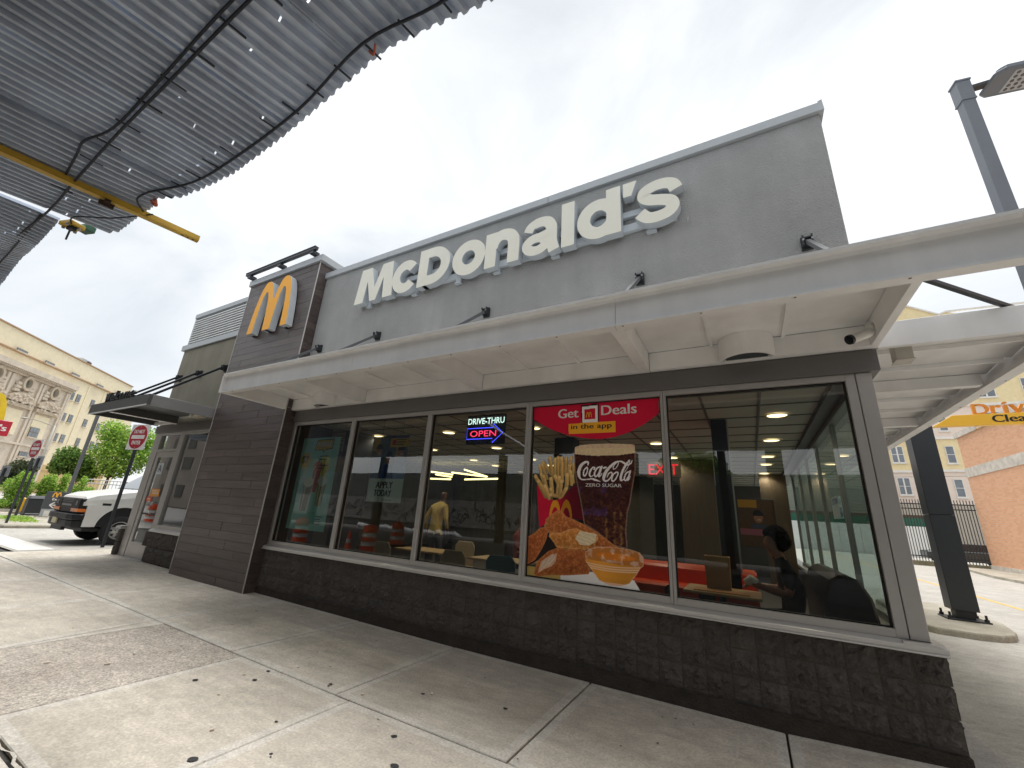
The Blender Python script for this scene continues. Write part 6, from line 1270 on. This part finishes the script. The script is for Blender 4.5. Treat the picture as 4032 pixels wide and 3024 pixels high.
for c0 in (1.6,5.85,10.3):
    hd_=2.05
    tb('niche_panel',c0-1.2,c0+1.35,6.9,9.7,.62,.502,CREAM)
    o=tb('pediment_cornice',c0-1.9,c0+2.0,9.95,10.35,1.2,.502,STONED)
    m=MB();P=[(-1.95,10.5),(-1.9,10.9),(-1.3,11.3),(-.7,11.5),(0,11.65),(.8,11.5),(1.4,11.25),(2.0,10.8),(2.05,10.5)]
    m.prism([tp(c0+a,z,.55) for a,z in P],tuple(TN*.7));m.build('pediment',STONED,th)
    m=MB();r=random.Random(int(c0*10))
    for k in range(34):
        a=r.uniform(-1.6,1.6);z=r.uniform(10.4,11.5)-abs(a)*.25;p=tp(c0+a,z,1.25);m.lathe([(.0001,-.2),(.22,-.1),(.25,.05),(.0001,.22)],p,6)
    for a in (-1.25,-1.05,-.8,.8,1.05,1.3):
        for z in (11.7,12.1,12.5):
            p=tp(c0+a*(1-.18*(z-11.7)),z,.7);m.lathe([(.0001,-.35),(.32,-.2),(.36,.1),(.0001,.38)],p,6)
    tag(m.build('carving',STONE,th),kind='stuff')
    m=MB();m.strip([( .62*math.cos(i*math.pi/12),.72*math.sin(i*math.pi/12)) for i in range(24)],.3,lambda u,v,d:tp(c0+u,12.7+v,.55+d),.6,closed=True);q=m.build('oculus',STONED,th)
    m=MB();m.add([tp(c0+.55*math.cos(i*math.pi/10),12.7+.62*math.sin(i*math.pi/10),.56) for i in range(20)],[tuple(range(20))]);m.build('oculus_pane',FARG,q)
def twin(s0,s1,z0,z1,d=.0,nx=2,nz=2):
    w=.035;o=tb('window',s0,s1,z0,z1,d+.10,d+.004,FARF)
    m=MB()
    for i in range(nx):
        for j in range(nz):
            a,b=s0+(s1-s0)*i/nx+w,s0+(s1-s0)*(i+1)/nx-w;e,f=z0+(z1-z0)*j/nz+w,z0+(z1-z0)*(j+1)/nz-w;m.add([tp(a,e,d+.108),tp(b,e,d+.108),tp(b,f,d+.108),tp(a,f,d+.108)],[(0,1,2,3)])
    m.build('pane',FARG,o);q=tb('sill',s0-.1,s1+.1,z0-.12,z0-.004,d+.3,d+.004,STONE)
for s in (3.0,7.44,12.34,17.84,22.6): twin(s,s+1.55,15.86,16.13,.36,4,1)
for z in (12.75,9.88,7.15,4.35):
    for s in (13.95,15.3,18.5,21.7,23.0):
        if z<5 and s<15: continue
        twin(s,s+.8,z,z+1.08)
twin(9.16,10.66,7.05,8.2,.62,3,2);twin(9.16,10.7,4.75,5.25,.502,4,1);twin(4.8,6.3,7.05,8.2,.62,3,2);twin(4.8,6.3,4.75,5.25,.502,4,1);twin(.6,2.1,7.05,8.2,.62,3,2)
for s in (16.9,20.6,24.6): tb('pilaster',s,s+.22,4.2,15.6,.12,.003,CREAM)
hv=thing('rooftop_unit','grey rooftop unit on the theatre roof edge','air unit',tuple(np.array(tp(16.6,18.2))))
for (s0,s1) in ((15.4,17.2),):
    m=MB();v=[tp(s,z,d) for z in (18.06,19.0) for d in (-1.5,-4) for s in (s0,s1)];m.add(v,[(0,2,3,1),(4,5,7,6),(0,1,5,4),(2,6,7,3),(0,4,6,2),(1,3,7,5)]);m.build('casing',mat('hvac_grey',srgb(176,180,184),.5),hv)
    m=MB();v=[tp(s,z,d) for z in (18.2,18.85) for d in (-1.2,-1.49) for s in (s1-.75,s1-.1)];m.add(v,[(0,2,3,1),(4,5,7,6),(0,1,5,4),(2,6,7,3),(0,4,6,2),(1,3,7,5)]);m.build('vent',FARF,hv)
# fence rails and parked glimpses behind the bushes
fr=thing('metal_fence','light metal rail fence behind the van hood','fence',(-40,7.5,.1))
for z in (1.9,2.15):
    m=MB();m.tube([(-40,6.4,z),(-40,8.6,z)],.03,6);m.build('rail',mat('rail_pale',srgb(190,192,190),.5),fr)
for i in range(12):
    m=MB();m.tube([(-40,6.4+i*.2,.1),(-40,6.4+i*.2,2.15)],.018,5);m.build('picket',MATS['rail_pale'],fr)
# ---------------------------------------------------------------- right side: pillar, clearance bar, lamp
isl=MB();P=[]
for i in range(13):
    a=-math.pi/2+math.pi*i/12-.0;P.append((2.85+.62*math.cos(a),5.98+.62*math.sin(a)))
P=[(2.45,5.45),(2.9,5.36),(3.2,5.45),(3.42,5.68),(3.55,6.0),(3.75,7.0),(3.75,8.6),(3.4,9.1),(2.7,9.1),(2.3,8.6),(2.3,5.7)]
isl.prism([(x,y,.03) for x,y in P],(0,0,.17));tag(isl.build('pillar_island',CURBM,bevel=.03,seg=2),'rounded concrete island under the black pillar',kind='structure')
PX0,PX1,PY0,PY1=3.015,3.38,6.62,6.98
pb=thing('steel_pillar','thick black boxed steel pillar bolted to a concrete island','pillar',(3.2,6.8,.2))
PBK=mat('pillar_paint',srgb(40,44,48),.35,var=.1,vs=3)
for a,b in ((.36,2.003),(2.009,3.76)):
    m=MB();m.box(PX0,PX1,PY0,PY1,a,b);m.build('cladding',PBK,pb,bevel=.006)
m=MB();m.box(PX0+.06,PX1-.06,PY0+.06,PY1-.06,.22,.36);m.build('column_core',BLACKM,pb)
m=MB();m.box(PX0-.10,PX1+.10,PY0-.06,PY1+.08,.202,.225);m.build('base_plate',BLACKM,pb,bevel=.004)
for x in (PX0-.05,PX1+.05):
    for y in (PY0-.02,PY1+.04):
        m=MB();m.tube([(x,y,.225),(x,y,.33)],.018,8);m.lathe([(.0001,.226),(.035,.226),(.035,.265),(.0001,.265)],(x,y,0),6);m.build('anchor_bolt',BLACKM,pb)
cbh=thing('clearance_bar','yellow clearance bar with amber Drive letters standing on it','sign',(5,6.7,3.7))
YB=mat('bar_yellow',srgb(252,196,52),.4,var=.04);AM=mat('letter_amber',srgb(232,146,24),.4)
m=MB();m.prism([(3.38,6.60,3.70),(7.4,6.60,3.70),(7.4,6.60,3.915),(3.7,6.60,3.915)],(0,.14,0));m.build('bar',YB,cbh,bevel=.004)
m=MB();x=4.02
for ch,w in zip('Drive',(.255,.17,.085,.22,.2)):
    q=MB();addtext(q,ch,lambda u,v,d:(x+u,6.64-d,3.9155+v),.3,fit=(w-.035,{'D':.21,'i':.225}.get(ch,.165)),bold=.03,extrude=.025);q.build('letter',AM,cbh);x+=w
x+=.1
for ch,w in zip('Thru',(.19,.2,.15,.2)):
    q=MB();addtext(q,ch,lambda u,v,d:(x+u,6.64-d,3.9155+v),.3,fit=(w-.035,{'T':.21,'h':.22}.get(ch,.165)),bold=.03,extrude=.025);q.build('letter',AM,cbh);x+=w
m=MB();addtext(m,'Clearance',lambda u,v,d:(4.24+u,6.596-d,3.745+v),.2,fit=(.98,.14),offset=0,bold=.05);m.build('lettering',BP,cbh)
m=MB();m.tube(smooth_path([(4.02,6.66,3.70),(4.0,6.66,3.66),(4.03,6.66,3.64),(4.05,6.66,3.67)],4),.006,5);m.build('hook',YB,cbh)
la=thing('lamp_post','tall grey square lamp post at the drive with a flat lamp head','lamp post',(3.3,2.3,.1))
GP=mat('lamp_grey',srgb(112,117,124),.45,var=.08)
m=MB();rz=R(9);ax=((math.cos(rz),math.sin(rz),0),(-math.sin(rz),math.cos(rz),0),(0,0,1))
m.obox((3.3,2.3,3.82),ax,(.072,.072,3.75));m.build('pole',GP,la,bevel=.01)
m=MB();m.obox((3.3,2.3,7.70),ax,(.078,.078,.17));m.obox((3.3,2.3,7.885),ax,(.088,.088,.015));m.obox((3.3,2.3,7.53),ax,(.084,.084,.012));m.build('cap',GP,la,bevel=.003)
m=MB();m.beam((3.37,2.31,7.76),(3.66,2.36,7.80),.09,.05);m.build('arm',BLACKM,la)
m=MB();P=[(0,-.16),(.10,-.23),(.72,-.23),(.78,-.18),(.78,.18),(.72,.23),(.10,.23),(0,.16)]
def lh(u,v,z): return (3.56+u*.985-v*.17,2.33+u*.17+v*.985,z)
m.prism([lh(u,v,7.74) for u,v in P],(0,0,.05));m.prism([lh(u*.8+.08,v*.75,7.791) for u,v in P],(0,0,.10));m.build('lamp_head',GP,la,bevel=.02)
m=MB();m.add([lh(.22,-.17,7.737),lh(.70,-.17,7.737),lh(.70,.17,7.737),lh(.22,.17,7.737)],[(0,3,2,1)]);q=m.build('led_panel',mat('led_frame',srgb(176,178,180),.4),la)
m=MB()
for i in range(6):
    for j in range(5): m.lathe([(.0001,7.728),(.022,7.729),(.024,7.7365)],lh(.27+i*.077,-.13+j*.065,0),6)
tag(m.build('led_lens',mat('led_dark',srgb(92,86,82),.3),q),kind='stuff')
# ---------------------------------------------------------------- orange brick building
OB=mat('orange_brick',srgb(206,132,84),.85)
n,l,b=nodes_of(OB);bt=n.new('ShaderNodeTexBrick');g=n.new('ShaderNodeNewGeometry');sx=n.new('ShaderNodeSeparateXYZ');cx_=n.new('ShaderNodeCombineXYZ');ad=n.new('ShaderNodeMath');ad.operation='ADD'
l.new(g.outputs['Position'],sx.inputs[0]);l.new(sx.outputs[0],ad.inputs[0]);l.new(sx.outputs[1],ad.inputs[1]);l.new(ad.outputs[0],cx_.inputs[0]);l.new(sx.outputs[2],cx_.inputs[1]);l.new(cx_.outputs[0],bt.inputs['Vector'])
bt.inputs['Scale'].default_value=1.0;bt.inputs['Brick Width'].default_value=.30;bt.inputs['Row Height'].default_value=.10;bt.inputs['Mortar Size'].default_value=.008;bt.inputs['Color1'].default_value=(*srgb(226,172,134),1);bt.inputs['Color2'].default_value=(*srgb(212,154,116),1);bt.inputs['Mortar'].default_value=(*srgb(206,182,160),1);bt.inputs['Bias'].default_value=-.2
l.new(bt.outputs['Color'],b.inputs['Base Color'])
bp=n.new('ShaderNodeBump');bp.inputs['Strength'].default_value=.3;bp.inputs['Distance'].default_value=.01;bp.invert=True;l.new(bt.outputs['Fac'],bp.inputs['Height']);l.new(bp.outputs[0],b.inputs['Normal'])
WSTN=mat('weathered_stone',srgb(204,196,184),.9,var=.28,vs=3)
ob=thing('brick_building','orange brick building with a weathered white stone band','building',(16,20,0))
def bb_(name,q,ma):
    m=MB();m.box(*q);return m.build(name,ma,ob)
bb_('wall',(12.0,26,-4,31.7,.42,7.85),OB);bb_('stone_band',(11.965,12.001,-4.01,31.74,5.40,5.96),WSTN);bb_('plinth',(11.95,26,-4.02,31.75,-.05,.419),WSTN);bb_('roof_coping',(11.9,26,-4.05,31.8,7.851,8.15),WSTN)
k=MB();k.prism([(9.4,-6,.05),(9.4,-6,.2),(11.96,-6,.2),(11.96,-6,.05)],(0,30,0));k.prism([(9.4,24,.05),(9.4,24,.2),(11.96,24,.2),(11.96,24,.05)],(1.3,9.0,0));tag(k.build('pavement',CURBM),'pale kerb and pavement along the brick building',kind='structure')
# ---------------------------------------------------------------- black picket fence
pf=thing('picket_fence','tall black steel picket fence joining the brick building','fence',(11.5,32,.1))
for z in (.62,3.45,3.75):
    m=MB();m.box(7.9,12.06,31.98,32.02,z,z+.06);m.build('rail',BLACKM,pf)
for i in range(30):
    m=MB();x=8.0+i*.138;m.box(x-.018,x+.018,31.955,31.979,.35,4.05);m.build('picket',BLACKM,pf)
m=MB();m.box(7.8,12.1,31.8,32.3,-.05,.36);m.build('base_kerb',mat('mossy_concrete',srgb(128,124,104),.95,var=.35,vs=3),pf)
# white panel fence with green strip
wf=thing('panel_fence','long white panel fence at the far end of the drive','fence',(5,48,.1))
for i in range(18):
    m=MB();x=-14+i*1.65;m.box(x+.012,x+1.638,48,48.06,.1,2.76);m.build('panel',mat('vinyl_white',srgb(222,224,222),.5,var=.04),wf)
sb=thing('site_hoarding','dark green hoarding strip standing behind the white panel fence','fence',(5,49,.1))
m=MB();m.box(-14,16,48.9,49.0,.1,3.55);m.build('board',mat('hoarding_green',srgb(44,104,84),.7),sb);m=MB();m.box(-14,16.02,48.85,49.05,3.551,3.8);m.build('top_rail',mat('hoarding_brown',srgb(86,70,58),.8),sb)
gb=thing('siding_building','grey building clad in narrow horizontal siding beyond the white fence','building',(0,52,.1))
m=MB();m.box(-16,11.0,51.4,60,0,9.0);w_=m.build('wall',mat('siding_grey',srgb(150,152,140),.8,var=.1),gb)
for i in range(28):
    m=MB();z=.6+i*.3;m.prism([(-16,51.32,z),(-16,51.398,z+.29),(-16,51.398,z)],(27,0,0));m.build('siding_board',MATS['siding_grey'],gb)
# ---------------------------------------------------------------- pink and yellow apartments
AP=mat('apt_pink',srgb(236,220,208),.9,var=.06);AYL=mat('apt_yellow',srgb(238,220,176),.9,var=.08);AB=mat('apt_base',srgb(188,180,168),.9,var=.1);AFR=mat('apt_frame',srgb(232,228,222),.6);APN=mat('apt_pane',srgb(118,126,134),.12,var=.35,vs=.6)
ap=thing('apartment_building','pink and yellow apartment block behind the fences','apartment block',(22,60,0))
def ab(name,x0,x1,z0,z1,ma,y0=60,y1=80):
    m=MB();m.box(x0,x1,y0,y1,z0,z1);return m.build(name,ma,ap)
def apt_win(x,z,w,h,y,dbl=False):
    o=ab('window',x,x+w,z,z+h,AFR,y-.09,y-.004);n=2 if dbl else 1
    for i in range(n):
        a=x+w*i/n+.07;b_=x+w*(i+1)/n-.07;m=MB()
        for za,zb in ((z+.07,z+h*.5-.03),(z+h*.5+.03,z+h-.07)): m.add([(a,y-.095,za),(b_,y-.095,za),(b_,y-.095,zb),(a,y-.095,zb)],[(0,1,2,3)])
        m.build('pane',APN,o)
    m=MB();m.box(x-.1,x+w+.1,y-.2,y-.004,z-.14,z-.004);m.build('sill',AFR,ap)
xs0,xs1=12,40
ab('base_storey',xs0,xs1,0,5.6,AB)
zl=[5.6,9.3,13.0,16.7,20.4,24.1,27.6]
for i,(a,b_) in enumerate(zip(zl,zl[1:])):
    ma=AP if i%2==0 else AYL
    ab('wall',xs0,18.7,a,b_,ma,60.8);ab('wall',18.702,xs1,a,b_,ma,60)
    ab('band_course',xs0,18.698,b_-.22,b_+.05,AFR,60.6,60.79);ab('band_course',18.702,xs1,b_-.22,b_+.05,AFR,59.8,59.99)
    for x in (13.0,15.6,17.6): apt_win(x,a+.95,1.15,1.95,60.8,True)
    for x in (20.15,24.0,27.6,31.2,35.0): apt_win(x,a+.75,.75 if x<22 else 1.5,1.95,60,x>22)
m=MB();m.prism([(12,59.5,27.65),(19.9,59.5,29.75),(22.6,59.5,28.0),(23.2,59.5,28.25),(25,59.5,27.65)],(0,21,0));m.build('gable',AYL,ap)
m=MB();m.prism([(11.8,59.3,27.7),(19.9,59.3,29.86),(22.6,59.3,28.1),(23.2,59.3,28.36),(40,59.3,27.9),(40,59.3,27.7),(23.2,59.3,28.16),(22.6,59.3,27.9),(19.9,59.3,29.65),(11.8,59.3,27.5)],(0,.19,0));m.build('eave',AFR,ap)
wr_=MB();wr_.tube([(11.95,31.6,5.5),(9.9,40,6.3),(2,50,6.4)],.012,5);tag(wr_.build('utility_wire',CABLE),'thin dark wire strung from the brick building','wire')
pcar=thing('parked_car','dark parked car partly hidden behind the black picket fence','car',(13,38,.1))
m=loft([[(10.6,36.6,.4),(10.6,38.3,.4),(10.6,38.3,.9),(10.6,36.6,.9)],[(11.4,36.5,.35),(11.4,38.4,.35),(11.4,38.4,1.0),(11.4,36.5,1.0)],[(14.6,36.5,.35),(14.6,38.4,.35),(14.6,38.4,1.05),(14.6,36.5,1.05)],[(15.2,36.6,.4),(15.2,38.3,.4),(15.2,38.3,.95),(15.2,36.6,.95)]]);m.build('body',mat('car_dark',srgb(56,64,66),.25),pcar,bevel=.06)
m=loft([[(11.9,36.7,1.02),(11.9,38.2,1.02),(12.5,38.05,1.5),(12.5,36.85,1.5)],[(14.5,36.7,1.02),(14.5,38.2,1.02),(14.0,38.05,1.5),(14.0,36.85,1.5)]]);m.build('cabin',mat('car_glass',(.02,.025,.03),.1),pcar,bevel=.03)
for x in (11.5,14.3):
    for y in (36.6,38.3):
        m=MB();m.lathe([(.0001,-.1),(.33,-.1),(.33,.1),(.0001,.1)],(x,y,.43),16,axis='y');m.build('wheel',TYR,pcar)
